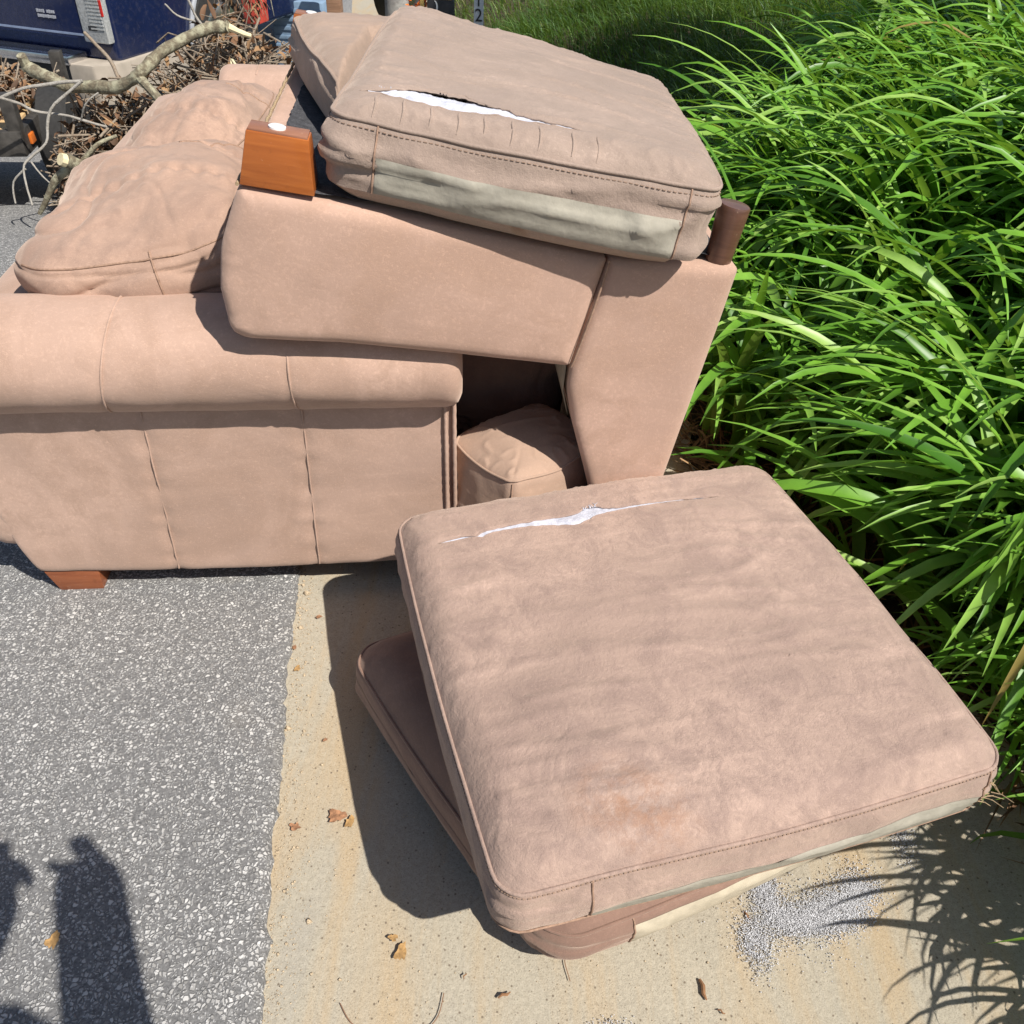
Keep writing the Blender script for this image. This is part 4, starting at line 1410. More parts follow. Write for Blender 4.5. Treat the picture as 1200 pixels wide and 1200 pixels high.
def wheel(x, y, parent, R=.40, Wd=.25):
    s_ = 1 if x > -1 else -1
    mb = MB()
    nseg = 36
    prof = [(-.5, .62), (-.5, .93), (-.42, .985), (-.3, 1.0), (.3, 1.0), (.42, .985), (.5, .93), (.5, .62)]
    V = []; F = []
    for k in range(nseg):
        a = 2 * math.pi * k / nseg
        for (u, r) in prof: V.append((x + u * Wd, y + math.cos(a) * r * R, R + math.sin(a) * r * R))
    q = len(prof)
    for k in range(nseg):
        for j in range(q): F.append((k * q + j, k * q + (j + 1) % q, ((k + 1) % nseg) * q + (j + 1) % q, ((k + 1) % nseg) * q + j))
    w_ = empty('wheel', (0, 0, 0)); w_.parent = parent
    mb.add(V, F); mb.build('tyre', M['rubber'], w_, smooth=True)
    mb = MB(); mb.disc((x + s_ * .06, y, R), (s_, 0, 0), .62 * R, .05, 24); mb.build('rim', M['chrome'], w_, smooth=True)
for x in (-.15, -WT + .15):
    for y in (1.12, 4.2): wheel(x, y, truck)
mb = MB()
mb.tube([(.008, 1.12 + .44 * math.cos(a), .42 + .44 * math.sin(a)) for a in np.linspace(.1, math.pi - .1, 24)], .016, 8)
mb.build('wheel_arch_trim', simple('grey_trim', (.30, .31, .33), .4), truck, smooth=True)
mb = MB(); mb.box((-WT / 2, 2.6, .42), (1.0, 4.6, .2)); mb.build('chassis', M['blackplastic'], truck)
mb = MB(); mb.box((-.95, .5, .30), (.10, .5, .10)); mb.box((-1.25, 1.1, .28), (.9, .12, .14)); mb.build('hitch', M['blackplastic'], truck)

# ------------------------------------------------------------------ utility trailer with a load of brush
M['steel'] = simple('rusty_dark_steel', (.075, .068, .060), .6, .5, var=.4, scale=30, bmp=.2)
TZ = gz(-2.2, 3.8)
trl = empty('utility_trailer', (-2.14, 3.72, TZ), R_(10))    # origin: ground under its near right corner
tag(trl, 'low utility trailer with a plank deck and dark steel frame at the photo edge', 'trailer')
dz = .34
for k in range(4):
    mb = MB(); mb.box((-.85, .10 + .19 * k, dz), (1.62, .182, .035)); mb.build('plank', M['weathered'], trl, bevel=.003)
for (c, d) in (((-.85, -.02, dz - .03), (1.74, .045, .10)), ((-.85, 0.80, dz - .03), (1.74, .045, .10)), ((.0, .39, dz - .03), (.045, .78, .10)), ((-1.7, .39, dz - .03), (.045, .78, .10))):
    mb = MB(); mb.box(c, d); mb.build('frame_rail', M['steel'], trl, bevel=.004)
for (x, y) in ((.0, .0), (-1.7, 0.), (.0, .78), (-1.7, .78)):
    mb = MB(); mb.box((x - .004, y - .004, dz + .06), (.052, .052, .20)); mb.build('stake_post', M['steel'], trl, bevel=.003)
mb = MB(); mb.box((.028, .06, dz - .03), (.012, .055, .04)); mb.build('side_reflector', simple('amber_lens', (.62, .15, .02), .25), trl, bevel=.003)
for x in (-1.78, .06):
    w_ = empty('wheel', (x, .4, 0)); w_.parent = trl
    mb = MB()
    V, F = [], []
    for k in range(28):
        a = 2 * math.pi * k / 28
        for (u, r) in ((-.07, .12), (-.07, .2), (-.05, .22), (.05, .22), (.07, .2), (.07, .12)): V.append((u, math.cos(a) * r, .22 + math.sin(a) * r))
    for k in range(28):
        for j in range(6): F.append((k * 6 + j, k * 6 + (j + 1) % 6, ((k + 1) % 28) * 6 + (j + 1) % 6, ((k + 1) % 28) * 6 + j))
    mb.add(V, F); mb.build('tyre', M['rubber'], w_, smooth=True)
    mb = MB(); mb.disc((.03, 0, .22), (1, 0, 0), .12, .02, 20); mb.build('rim', M['chrome'], w_, smooth=True)

# ------------------------------------------------------------------ brush pile
def bark_mat(name, a, b_, lich=(.42, .42, .30), amt=.6, sc=1.0):
    ma, t, b = nmat(name)
    v = coords(t)
    f = noise_n(t, v, 28 * sc, 6, .7, .4)
    g = noise_n(t, v, 70 * sc, 6, .75)
    c = mix(t, ramp(t, g, .3, .7), a, b_)
    c = mix(t, mul(t, ramp(t, f, .45, .6), amt), c, lich)
    t.links.new(c, b.inputs['Base Color']); b.inputs['Roughness'].default_value = .95
    bump(t, b, g, .8, .008)
    return ma
M['limb'] = bark_mat('lichen_bark', (.10, .082, .055), (.24, .20, .13), (.44, .42, .29), .75)
M['twig'] = bark_mat('dry_twig_bark', (.14, .10, .07), (.32, .25, .18), (.42, .38, .30), .3)
M['greytwig'] = bark_mat('grey_twig_bark', (.20, .18, .155), (.40, .37, .32), (.48, .46, .42), .3)
M['cut'] = simple('fresh_cut_wood', (.68, .58, .36), .8, var=.12, scale=60)
def dryleaf_mat():
    ma, t, b = nmat('dry_brown_leaf')
    at = t.nodes.new('ShaderNodeAttribute'); at.attribute_name = 'tone'
    c = t.nodes.new('ShaderNodeValToRGB')
    e = c.color_ramp.elements
    e[0].color = (.060, .032, .016, 1); e[1].color = (.33, .20, .095, 1)
    x = e.new(.6); x.color = (.17, .085, .04, 1)
    t.links.new(at.outputs['Fac'], c.inputs[0])
    t.links.new(c.outputs[0], b.inputs['Base Color']); b.inputs['Roughness'].default_value = .8
    return ma
M['dry'] = dryleaf_mat()

def taper(n, a, b_, lump=.0): return [a + (b_ - a) * i / (n - 1) + lump * a * noise.noise(Vector((i * .8, a * 90, 0))) for i in range(n)]

g = empty('tree_limb', (-1.5, 3.6, gz(-1.5, 3.6)))
gl = Vector(g.location)
tag(g, 'long crooked lichen-covered limb lying across the brush pile behind the sofa', 'branch')
def rel(L, o): return [Vector(p) - o for p in L]
main = rel(wob([(-2.02, 3.72, .485), (-1.923, 3.68, .455), (-1.827, 3.66, .43), (-1.65, 3.62, .448), (-1.555, 3.6, .482), (-1.51, 3.6, .515), (-1.453, 3.66, .56), (-1.358, 3.72, .612), (-1.269, 3.76, .64), (-1.20, 3.78, .648)], 5, .008, 1), gl)
mb = MB(); mb.tube(main, taper(len(main), .025, .021, .25), 10); mb.build('limb', M['limb'], g, smooth=True, sharp=70)
mb = MB(); mb.tube(rel([(-2.018, 3.72, .487), (-2.034, 3.715, .47)], gl), [.020, .012], 10); mb.build('cut_end', M['cut'], g, smooth=True)
mb = MB(); st = rel(wob([(-2.02, 3.72, .485), (-2.02, 3.70, .53)], 3, .003, 2), gl); mb.tube(st, taper(len(st), .022, .018), 9); mb.build('stub', M['limb'], g, smooth=True)
mb = MB(); st = rel(wob([(-1.53, 3.6, .50), (-1.47, 3.55, .46), (-1.40, 3.50, .40), (-1.36, 3.45, .33)], 4, .006, 3), gl); mb.tube(st, taper(len(st), .020, .012, .2), 8); mb.build('side_branch', M['limb'], g, smooth=True)
mb = MB(); st = rel(wob([(-1.20, 3.78, .648), (-1.15, 3.79, .625), (-1.12, 3.80, .615)], 3, .004, 4), gl); mb.tube(st, taper(len(st), .014, .008, .2), 8); mb.build('broken_tip', M['cut'], g, smooth=True)

def branch(name, lines, mat, label, cat='branch', group='bare branches sticking out of the brush pile', cut=None):
    o0 = Vector(lines[0][0][0]); e = empty(name, o0)
    tag(e, label, cat, group)
    for i, (pts, r0, r1) in enumerate(lines):
        st = rel(wob(pts, 4, .006, i + len(label)), o0)
        mb = MB(); mb.tube(st, taper(len(st), r0, r1, .15), 7); mb.build('stem' if i == 0 else 'side_twig', mat, e, smooth=True, sharp=70)
    if cut:
        mb = MB(); p, q, r = cut; mb.tube([Vector(p) - o0, Vector(q) - o0], [r, r * .92], 10); mb.build('cut_end', M['cut'], e, smooth=True)
branch('bent_branch', [([(-2.15, 3.5, .37), (-2.002, 3.55, .438), (-1.878, 3.58, .459), (-1.751, 3.6, .47)], .006, .007),
                       ([(-1.751, 3.6, .47), (-1.864, 3.56, .394), (-1.903, 3.53, .322), (-1.915, 3.5, .26), (-1.969, 3.46, .215), (-1.995, 3.42, .175), (-1.97, 3.36, .06)], .0065, .004),
                       ([(-1.995, 3.43, .18), (-2.05, 3.42, .13), (-2.06, 3.4, .05)], .005, .003), ([(-1.97, 3.45, .2), (-1.92, 3.42, .15), (-1.88, 3.4, .12)], .004, .002)],
       M['greytwig'], 'thin grey branch bent sharply back on itself left of the pillows')
branch('bare_twig', [([(-2.05, 3.5, .42), (-2.001, 3.55, .388), (-1.96, 3.57, .358), (-1.847, 3.6, .338), (-1.736, 3.6, .307), (-1.70, 3.6, .30)], .006, .005),
                     ([(-1.80, 3.6, .325), (-1.75, 3.58, .39), (-1.70, 3.6, .43)], .004, .003)], M['greytwig'], 'thin grey twig running level below the bent branch')
branch('cut_branch', [([(-1.69, 3.18, .30), (-1.66, 3.22, .27), (-1.60, 3.28, .22), (-1.5, 3.34, .18)], .026, .022),
                      ([(-1.66, 3.2, .285), (-1.74, 3.2, .235), (-1.80, 3.2, .16), (-1.86, 3.2, .09)], .020, .008),
                      ([(-1.65, 3.24, .29), (-1.59, 3.26, .34), (-1.53, 3.3, .36)], .010, .006)], M['limb'], 'thick cut branch with a pale sawn end beside the sofa back',
       cut=((-1.688, 3.178, .301), (-1.698, 3.165, .310), .024))
branch('bare_twig', [([(-1.84, 3.9, .581), (-1.799, 3.88, .552), (-1.734, 3.85, .491), (-1.695, 3.8, .437), (-1.66, 3.75, .40)], .007, .008)], M['twig'], 'bare twig slanting up in front of the taillight')
branch('bare_twig', [([(-1.36, 3.98, .600), (-1.398, 4.0, .637), (-1.417, 4.0, .69), (-1.45, 4.02, .76)], .006, .004), ([(-1.404, 4.0, .62), (-1.475, 4.0, .64), (-1.52, 4.0, .68)], .005, .003)],
       M['greytwig'], 'pale twig standing up out of the limb in front of the wheel')
branch('pale_twig', [([(-1.05, 3.55, .44), (-1.12, 3.6, .52), (-1.17, 3.65, .56), (-1.15, 3.6, .50), (-1.10, 3.5, .42)], .005, .004), ([(-1.12, 3.6, .52), (-1.0, 3.5, .43)], .004, .003)],
       M['cut'], 'pale stripped twig on the brush just behind the farthest pillow')

def heap(name, cx, cy, rx, ry, h, nst, nlf, label, z0=None, seed=1, Lm=.22):
    g = np.random.default_rng(seed)
    base = gz(cx, cy) if z0 is None else z0
    mb = MB()
    def surf(x, y):
        q = ((x - cx) / rx) ** 2 + ((y - cy) / ry) ** 2
        return base + h * max(0, 1 - q) ** .6 * (1 + .25 * noise.noise(Vector((x * 4, y * 4, seed))))
    for k in range(nst):
        a = g.uniform(0, 6.28); r = math.sqrt(g.random())
        x, y = cx + rx * r * math.cos(a), cy + ry * r * math.sin(a)
        z = base + (surf(x, y) - base) * g.uniform(.5, 1.05)
        d = Vector((g.normal(0, 1), g.normal(0, 1), g.normal(0, .45))).normalized() * g.uniform(.4, 1.3) * Lm
        c = Vector((x, y, max(z, base + .01)))
        b_ = Vector((g.normal(0, .03), g.normal(0, .03), g.normal(0, .03)))
        r0 = g.uniform(.002, .006)
        mb.tube([c - d * .5, c + b_, c + d * .5], [r0, r0 * .85, r0 * .4], 5, cap=False)
    o = mb.build(name, M['twig'], None, smooth=True, sharp=80); tag(o, label, 'brush', kind='stuff')
    n = nlf
    th = g.uniform(0, 6.28, n); r = np.sqrt(g.random(n))
    x, y = cx + rx * r * np.cos(th), cy + ry * r * np.sin(th)
    z = np.array([base + (surf(a, b) - base) * g.uniform(.25, 1.05) for a, b in zip(x, y)])
    ob = blades('dry_leaves', np.stack([x, y, z], 1), g.uniform(0, 6.28, n), g.uniform(.035, .085, n), g.uniform(.014, .034, n), g.normal(.1, .7, n), g.normal(.8, 1.0, n), g.random(n), M['dry'], K=4, fold=.5, twist=g.normal(0, 1.2, n))
    tag(ob, 'curled dry brown leaves in ' + label.split(' of ')[0], 'leaves', kind='stuff')
heap('brush_pile', -1.30, 4.05, .52, .55, .72, 1300, 2000, 'heap of dry twigs and brown leaves behind the sofa pillows', seed=3)
heap('brush_pile', -1.72, 3.72, .30, .28, .50, 600, 1100, 'smaller heap of brown leaves and sticks below the crooked limb', seed=5, Lm=.18)
heap('brush_pile', -.92, 4.15, .42, .5, .62, 800, 600, 'tangle of thin roots and twigs beside the loveseat corner', seed=9)
heap('brush_load', -2.46, 4.10, .30, .30, .13, 200, 520, 'load of brown brush on the trailer deck', z0=TZ + .36, seed=7)
heap('twig_tuft', -2.02, 5.0, .12, .12, .42, 90, 0, 'tuft of pale dry grass in front of the truck corner', z0=gz(-2, 5) + .25, seed=12, Lm=.12) if False else None

# red container in the brush, with withered sprays hanging over it
M['red'] = simple('faded_red_plastic', (.50, .065, .045), .5, var=.2, scale=20)
rc = empty('fuel_can', (-1.325, 4.62, .515), R_(-12)); rc.scale = (.72, .72, .72)
tag(rc, 'faded red plastic can half hidden by twigs on the brush pile', 'can')
mb = MB(); mb.box((0, 0, .10), (.105, .16, .20)); mb.build('can_body', M['red'], rc, bevel=.014)
mb = MB(); mb.tube([(0, -.05, .20), (0, -.05, .235), (0, .05, .235), (0, .05, .20)], .011, 8); mb.build('handle', M['red'], rc, smooth=True)
mb = MB(); mb.tube([(.0, .06, .20), (.0, .075, .25)], [.018, .014], 10); mb.build('spout', M['blackplastic'], rc, smooth=True)
for i, (x, y, z) in enumerate(((-1.40, 4.42, .74), (-1.31, 4.44, .76), (-1.25, 4.42, .74))):
    e = empty('withered_spray', (x, y, z)); tag(e, ('withered spray hanging left of the red can', 'dark withered spray hanging in front of the red can', 'yellowish withered spray hanging right of the red can')[i], 'twig', 'withered sprays over the red can')
    g = np.random.default_rng(30 + i)
    mb = MB()
    for k in range(11):
        q = Vector((g.normal(0, .012), g.normal(0, .012), 0)); d = Vector((g.normal(0, .035), g.normal(0, .03), -g.uniform(.08, .20)))
        mb.tube([q, q + d * .5 + Vector((g.normal(0, .01), 0, 0)), q + d], [.003, .0024, .001], 5, cap=False)
    o = mb.build('stalks', (M['twig'], M['post'], M['limb'])[i], e, smooth=True); tag(o, kind='stuff')
    n = 34
    o = blades('withered_leaves', np.stack([g.normal(0, .025, n), g.normal(0, .02, n), -g.uniform(.02, .2, n)], 1), g.uniform(0, 6.28, n), g.uniform(.03, .06, n), g.uniform(.008, .016, n), g.normal(-.8, .4, n), g.normal(.5, .5, n), g.random(n) * (.5 if i == 1 else 1), M['dry'], K=3, parent=e); tag(o, kind='stuff')

# ------------------------------------------------------------------ small things along the far verge
def gpost(x, y): return (x, y, gz(x, y))
p = empty('marker_post', gpost(-.395, 7.0))
tag(p, 'pale grey post with the black digits 12 above the ripped cushion', 'post')
mb = MB(); mb.box((0, 0, .60), (.068, .045, 1.24)); pb = mb.build('post', simple('pale_grey_paint', (.50, .53, .55), .6, var=.1), p, bevel=.005)
fc = bpy.data.curves.new('digits', 'FONT'); fc.body = '1\n2'; fc.size = .115; fc.align_x = 'CENTER'; fc.extrude = .002; fc.space_line = .82
t_ = bpy.data.objects.new('digits', fc); COL.objects.link(t_)
dg = bpy.context.evaluated_depsgraph_get()
me = bpy.data.meshes.new_from_object(t_.evaluated_get(dg)); bpy.data.objects.remove(t_)
me.materials.clear(); me.materials.append(M['blackplastic'])
t_ = bpy.data.objects.new('digits', me); COL.objects.link(t_); t_.parent = pb; t_.location = (0, -.0255, .785); t_.rotation_euler = (R_(90), 0, 0)

mbx = empty('verge_box', gpost(-.67, 7.05), R_(2))
tag(mbx, 'small black box with a white crescent mark on its front, on a wooden post', 'box')
mb = MB(); mb.box((0, 0, .70), (.19, .17, .24)); bb = mb.build('box_body', M['blackplastic'], mbx, bevel=.008)
mb = MB(); mb.box((0, .02, .836), (.17, .19, .03)); mb.build('box_lid', M['weathered'], mbx, bevel=.004)
mb = MB(); mb.box((0, .03, .285), (.09, .09, .59)); mb.build('box_post', M['post'], mbx, bevel=.005)
V = [(.028 * math.cos(a), 0, .040 * math.sin(a)) for a in np.linspace(-1.5, 1.5, 12)] + [(.004 + .012 * math.cos(a), 0, .034 * math.sin(a)) for a in np.linspace(1.4, -1.4, 12)]
mb = MB(); n = len(V); mb.add([(-.045 + x, -.0875 + d, .778 + z) for d in (0, .003) for x, _, z in V], [tuple(n - 1 - i for i in range(n))] + [(i, (i + 1) % n, n + (i + 1) % n, n + i) for i in range(n)])
mb.F[0] = tuple(range(n))
mb.build('crescent_mark', M['white'], bb)

fp = empty('flower_pot', gpost(-.86, 7.1))
tag(fp, 'bright orange flowers in a pot beside the black box', 'flower pot')
mb = MB(); mb.tube([(0, 0, 0), (0, 0, .55), (0, 0, .58)], [.09, .13, .14], 16); mb.build('pot', M['post'], fp, smooth=True)
g = np.random.default_rng(44); n = 150
o = blades('flowers', np.stack([g.normal(0, .05, n), g.normal(0, .05, n), g.uniform(.56, .88, n)], 1), g.uniform(0, 6.28, n), g.uniform(.03, .06, n), g.uniform(.02, .035, n), g.normal(.4, .5, n), g.uniform(0, 1.5, n), g.random(n), simple('orange_petal', (.75, .16, .015), .6, var=.35, scale=40), K=3, parent=fp); tag(o, kind='stuff')
yp = empty('wooden_stake', gpost(-.80, 7.0)); tag(yp, 'thin yellow wooden stake between the orange flowers and the black box', 'stake')
mb = MB(); mb.box((0, 0, .45), (.028, .028, .92)); mb.build('stake', simple('yellow_stake_wood', (.50, .34, .10), .8, var=.2), yp, bevel=.003)

pp_ = empty('wooden_post', gpost(-1.43, 7.0)); tag(pp_, 'weathered brown square post above the left cushion on the loveseat', 'post')
mb = MB(); mb.box((0, 0, .55), (.10, .10, 1.15)); mb.build('post', M['post'], pp_, bevel=.006)
cr = empty('cool_box', gpost(-1.75, 7.4), R_(-6)); tag(cr, 'blue ribbed box with a white base beside the brown post', 'box')
M['bluegrey'] = simple('blue_grey_plastic', (.20, .29, .40), .5, var=.2, scale=12)
mb = MB(); mb.box((0, 0, .14), (.42, .34, .28)); mb.build('base', M['white'], cr, bevel=.012)
mb = MB(); mb.box((0, 0, .51), (.40, .32, .46)); bd = mb.build('box_body', M['bluegrey'], cr, bevel=.012)
for k in range(7):
    mb = MB(); mb.box((0, -.163, .32 + .06 * k), (.38, .012, .026)); mb.build('rib', M['bluegrey'], bd, bevel=.003)
tt2 = empty('far_tree', gpost(-1.13, 7.9)); tag(tt2, 'grey tree trunk with a flared foot beyond the loveseat', 'tree')
mb = MB(); mb.tube([(0, 0, -.05), (0, 0, .18), (.02, 0, .5), (.03, .02, 1.6), (.0, .05, 3.2), (.05, 0, 5.0)], [.20, .13, .10, .09, .075, .03], 14)
for k in range(8):
    a = k * 2.4; z = 3.0 + .25 * k
    mb.tube([(.02, 0, z), (.5 * math.cos(a), .5 * math.sin(a), z + .4), (math.cos(a), math.sin(a), z + .6)], [.04, .025, .008], 6)
mb.build('trunk', bark_mat('grey_bark', (.18, .165, .15), (.34, .32, .29), (.4, .39, .35), .4, .4), tt2, smooth=True)
n = 1500
th = rng.uniform(0, 2 * math.pi, n); rr = rng.random(n) ** .4; ct = rng.uniform(-1, 1, n)
o = blades('crown', np.stack([1.3 * rr * np.sqrt(1 - ct ** 2) * np.cos(th), 1.3 * rr * np.sqrt(1 - ct ** 2) * np.sin(th), 4.6 + 1.1 * rr * ct], 1), rng.uniform(0, 6.28, n), rng.uniform(.12, .2, n), rng.uniform(.06, .1, n), rng.normal(.2, .6, n), rng.uniform(.2, 1.2, n), rng.uniform(.1, .7, n), M['leaf'], K=3, parent=tt2); tag(o, kind='stuff')

# ------------------------------------------------------------------ litter on the ground
def grain_mat():
    ma, t, b = nmat('white_granules')
    at = t.nodes.new('ShaderNodeAttribute'); at.attribute_name = 'tone'
    c = ramp(t, at.outputs['Fac'], 0, 1, (.27, .27, .275, 1), (.62, .62, .64, 1))
    t.links.new(c, b.inputs['Base Color']); b.inputs['Roughness'].default_value = .9
    return ma
M['whitegrain'] = grain_mat()
def grains(name, blobs, label, seed):
    g = np.random.default_rng(seed)
    pts = []
    for (x, y, rx, ry, n) in blobs:
        n = int(n * 1.9); a = g.normal(0, .62, (n, 2)); pts.append(np.stack([x + a[:, 0] * rx, y + a[:, 1] * ry], 1))
    P = np.concatenate(pts)
    keep = np.array([noise.noise(Vector((p[0] * 30, p[1] * 30, seed + .5))) > -.25 - g.random() * .9 for p in P]); P = P[keep]
    n = len(P)
    z = np.full(n, .0) - .003 + g.uniform(0, .0035, n) - .010 * np.exp(-(((P[:, 0] - GA.x) * GN.x + (P[:, 1] - GA.y) * GN.y - .35) / .4) ** 2)
    r = g.uniform(.0006, .0015, n)
    octa = np.array([(1, 0, 0), (0, 1, 0), (-1, 0, 0), (0, -1, 0), (0, 0, 1), (0, 0, -1)], float)
    V = (octa[None] * r[:, None, None] * g.uniform(.6, 1.3, (n, 6, 1)) + np.stack([P[:, 0], P[:, 1], z], 1)[:, None]).reshape(-1, 3)
    tri = np.array([(0, 1, 4), (1, 2, 4), (2, 3, 4), (3, 0, 4), (1, 0, 5), (2, 1, 5), (3, 2, 5), (0, 3, 5)])
    Q = (tri[None] + (np.arange(n) * 6)[:, None, None]).reshape(-1, 3)
    o = np_mesh(name, V, Q, M['whitegrain'], smooth=False, attr=np.repeat(g.random(n) ** .7, 6))
    return tag(o, label, 'granules', kind='stuff')
grains('spilled_granules', [(.50, .650, .055, .022, 2400), (.56, .672, .045, .028, 3000), (.60, .705, .03, .03, 1500), (.44, .700, .022, .03, 1000), (.41, .615, .022, .035, 1100), (.455, .655, .03, .03, 900), (.70, .80, .02, .05, 500), (.52, .66, .11, .06, 700)], 'patch of spilled white granules on the concrete right of the cushions', 3)
grains('spilled_granules', [(.18, .475, .03, .015, 420)], 'small spot of white granules at the bottom edge of the photo', 8)
M['sandgrain'] = simple('sand_grains', (.42, .33, .22), .9, var=.5, scale=500)
def loose_grit():
    g = np.random.default_rng(21); n = 5200
    s = np.abs(g.uniform(0, 1.15, n)); tt = g.uniform(-1.1, .6, n)
    # more of it along the asphalt edge
    k = g.random(n) < .35; s[k] = np.abs(g.normal(0, .03, k.sum()))
    x = GA.x + GN.x * s + GD.x * tt; y = GA.y + GN.y * s + GD.y * tt
    r = g.uniform(.0006, .0017, n) * np.where(g.random(n) < .03, 2.2, 1) * np.where(k & (g.random(n) < .12), 2.4, 1)
    octa = np.array([(1, 0, 0), (0, 1, 0), (-1, 0, 0), (0, -1, 0), (0, 0, 1), (0, 0, -1)], float)
    z = -.004 - .010 * np.exp(-((s - .35) / .4) ** 2) + .0008
    V = (octa[None] * r[:, None, None] * g.uniform(.6, 1.3, (n, 6, 1)) + np.stack([x, y, z], 1)[:, None]).reshape(-1, 3)
    tri = np.array([(0, 1, 4), (1, 2, 4), (2, 3, 4), (3, 0, 4), (1, 0, 5), (2, 1, 5), (3, 2, 5), (0, 3, 5)])
    o = np_mesh('loose_grit', V, (tri[None] + (np.arange(n) * 6)[:, None, None]).reshape(-1, 3), M['sandgrain'], smooth=False)
    tag(o, 'loose sand and grit scattered over the concrete gutter', 'grit', kind='stuff')
loose_grit()

M['leafbit'] = simple('rust_brown_leaf', (.27, .135, .068), .85, var=.6, scale=160)
M['leafyellow'] = simple('ochre_leaf', (.34, .20, .075), .8, var=.45, scale=140)
M['bark'] = simple('bark_chip', (.22, .11, .05), .9, var=.35, scale=90, bmp=.5)
def litter(name, x, y, size, kind, label, cat, group, rz, seed, z=-.006):
    g = random.Random(seed)
    if kind == 'leaf':
        n = 18; V = [(0, 0, .0025)]
        for k in range(n):
            a = 2 * math.pi * k / n; r = size * .5 * (.70 + .30 * abs(math.cos(a * 1.5))) * g.uniform(.62, 1.1)
            V.append((r * math.cos(a), r * .72 * math.sin(a), .0012 + .0028 * g.random() + .08 * abs(r * math.sin(a))))
        F = [(0, k + 1, (k + 1) % n + 1) for k in range(n)]
        mat = M['leafbit'] if g.random() < .7 else M['leafyellow']
        if name == 'fallen_leaf': mat = M['leafyellow']
        o = mesh_obj(name, V, F, mat)
    else:
        mb = MB(); mb.tube([(-size * .5, 0, .004), (-size * .15, .002, .005), (size * .2, -.001, .005), (size * .5, .001, .004)], [size * .07, size * .12, size * .11, size * .04], 6)
        o = mb.build(name, M['bark'], None, smooth=True, sharp=50)
    o.location = (x, y, z); o.rotation_euler = (0, 0, rz)
    tag(o, label, cat, group)
litter('fallen_leaf', -.663, .564, .034, 'leaf', 'narrow ochre leaf lying on the asphalt inside the photographer shadow', 'leaf', None, 1.4, 1, z=.007)
LV = [(-.279, .796, .040, 'largest dry leaf crumb at the edge of the cushion shadow'), (-.255, .786, .028, 'yellowish crumb touching the cushion shadow'), (-.347, .772, .026, 'rust leaf crumb between asphalt and the cushion shadow'),
      (-.419, 1.116, .020, 'small rust crumb on the concrete nearest the sofa leg side'), (-.437, 1.172, .016, 'tiny rust crumb at the asphalt edge'), (-.405, 1.26, .016, 'crumb close under the sofa arm'),
      (-.14, .574, .034, 'dark curled leaf on the concrete in front of the cushions'), (-.155, .595, .018, 'tiny brown crumb beside the dark curled leaf'), (-.33, .95, .012, 'speck of leaf halfway along the cushion shadow')]
for i, (x, y, s_, lb) in enumerate(LV): litter('dry_leaf_bit', x, y, s_, 'leaf', lb, 'leaf', 'dry leaf bits on the concrete', i * 1.3, 10 + i)
CH = [(.307, .708, .020, 'bark chip right under the front edge of the top cushion'), (.385, .712, .026, 'bark chip next to the white granules'), (.283, .668, .018, 'bark chip in open concrete left of the granules'), (.317, .540, .030, 'long bark chip at the bottom of the photo'), (.34, .51, .012, 'tiny chip below the long bark chip'),
      (.02, .52, .020, 'bark chip beside the lower cushion corner'), (-.04, .545, .010, 'small dark chip left of the lower cushion corner'), (.405, .655, .018, 'reddish chip among the white granules')]
for i, (x, y, s_, lb) in enumerate(CH): litter('bark_chip', x, y, s_, 'chip', lb, 'bark chip', 'bark chips on the concrete', 2.2 + i * .9, 30 + i, z=-.010)
for i, (pts, lb) in enumerate(((([(-.22, .50), (-.20, .475), (-.17, .462), (-.14, .46)]), 'hair-thin dry stem curling left at the bottom of the concrete'), ([(-.07, .52), (-.075, .49), (-.09, .47), (-.11, .455)], 'hair-thin dry stem curving right at the bottom of the concrete'), ([(.115, .60), (.11, .575), (.118, .545)], 'thin dark stem in front of the lower cushion'))):
    o0 = Vector((pts[0][0], pts[0][1], -.008)); mb = MB(); st = wob([Vector((a, b, -.008)) - o0 for a, b in pts], 4, .001, i); mb.tube(st, .0008, 5)
    o = mb.build('dry_weed', M['post'], None, smooth=True); o.location = o0; tag(o, lb, 'stem', 'dry stems on the concrete')

# ------------------------------------------------------------------ the photographer, whose shadow falls on the asphalt (stands behind the camera)
M['skin'] = simple('skin', (.42, .24, .17), .55, var=.08, scale=30)
M['shirt'] = simple('grey_shirt', (.13, .14, .17), .9, var=.15, scale=20)
M['jeans'] = simple('blue_denim', (.06, .09, .17), .9, var=.25, scale=60)
M['hair'] = simple('brown_hair', (.05, .03, .02), .7, var=.3, scale=80)
M['shoe'] = simple('dark_shoe', (.05, .05, .055), .7, var=.2)
per = empty('person', (.098, -.350, 0))
tag(per, 'person in grey shirt and jeans holding up a phone beside the asphalt edge', 'person')
def skinned(name, V, E, Rr, mat, root=0, lv=2):
    me = bpy.data.meshes.new(name); me.from_pydata(V, E, []); me.update(); me.materials.append(mat)
    o = bpy.data.objects.new(name, me); COL.objects.link(o)
    o.modifiers.new('skin', 'SKIN')
    sv = me.skin_vertices[0].data
    for i, r in enumerate(Rr): sv[i].radius = (r, r) if not isinstance(r, tuple) else r; sv[i].use_root = (i == root)
    o.modifiers.new('sub', 'SUBSURF').levels = lv
    dg = bpy.context.evaluated_depsgraph_get()
    m2 = bpy.data.meshes.new_from_object(o.evaluated_get(dg)); m2.name = name
    bpy.data.objects.remove(o)
    m2.materials.clear(); m2.materials.append(mat)
    m2.polygons.foreach_set('use_smooth', [True] * len(m2.polygons))
    o = bpy.data.objects.new(name, m2); COL.objects.link(o); o.parent = per
    return o
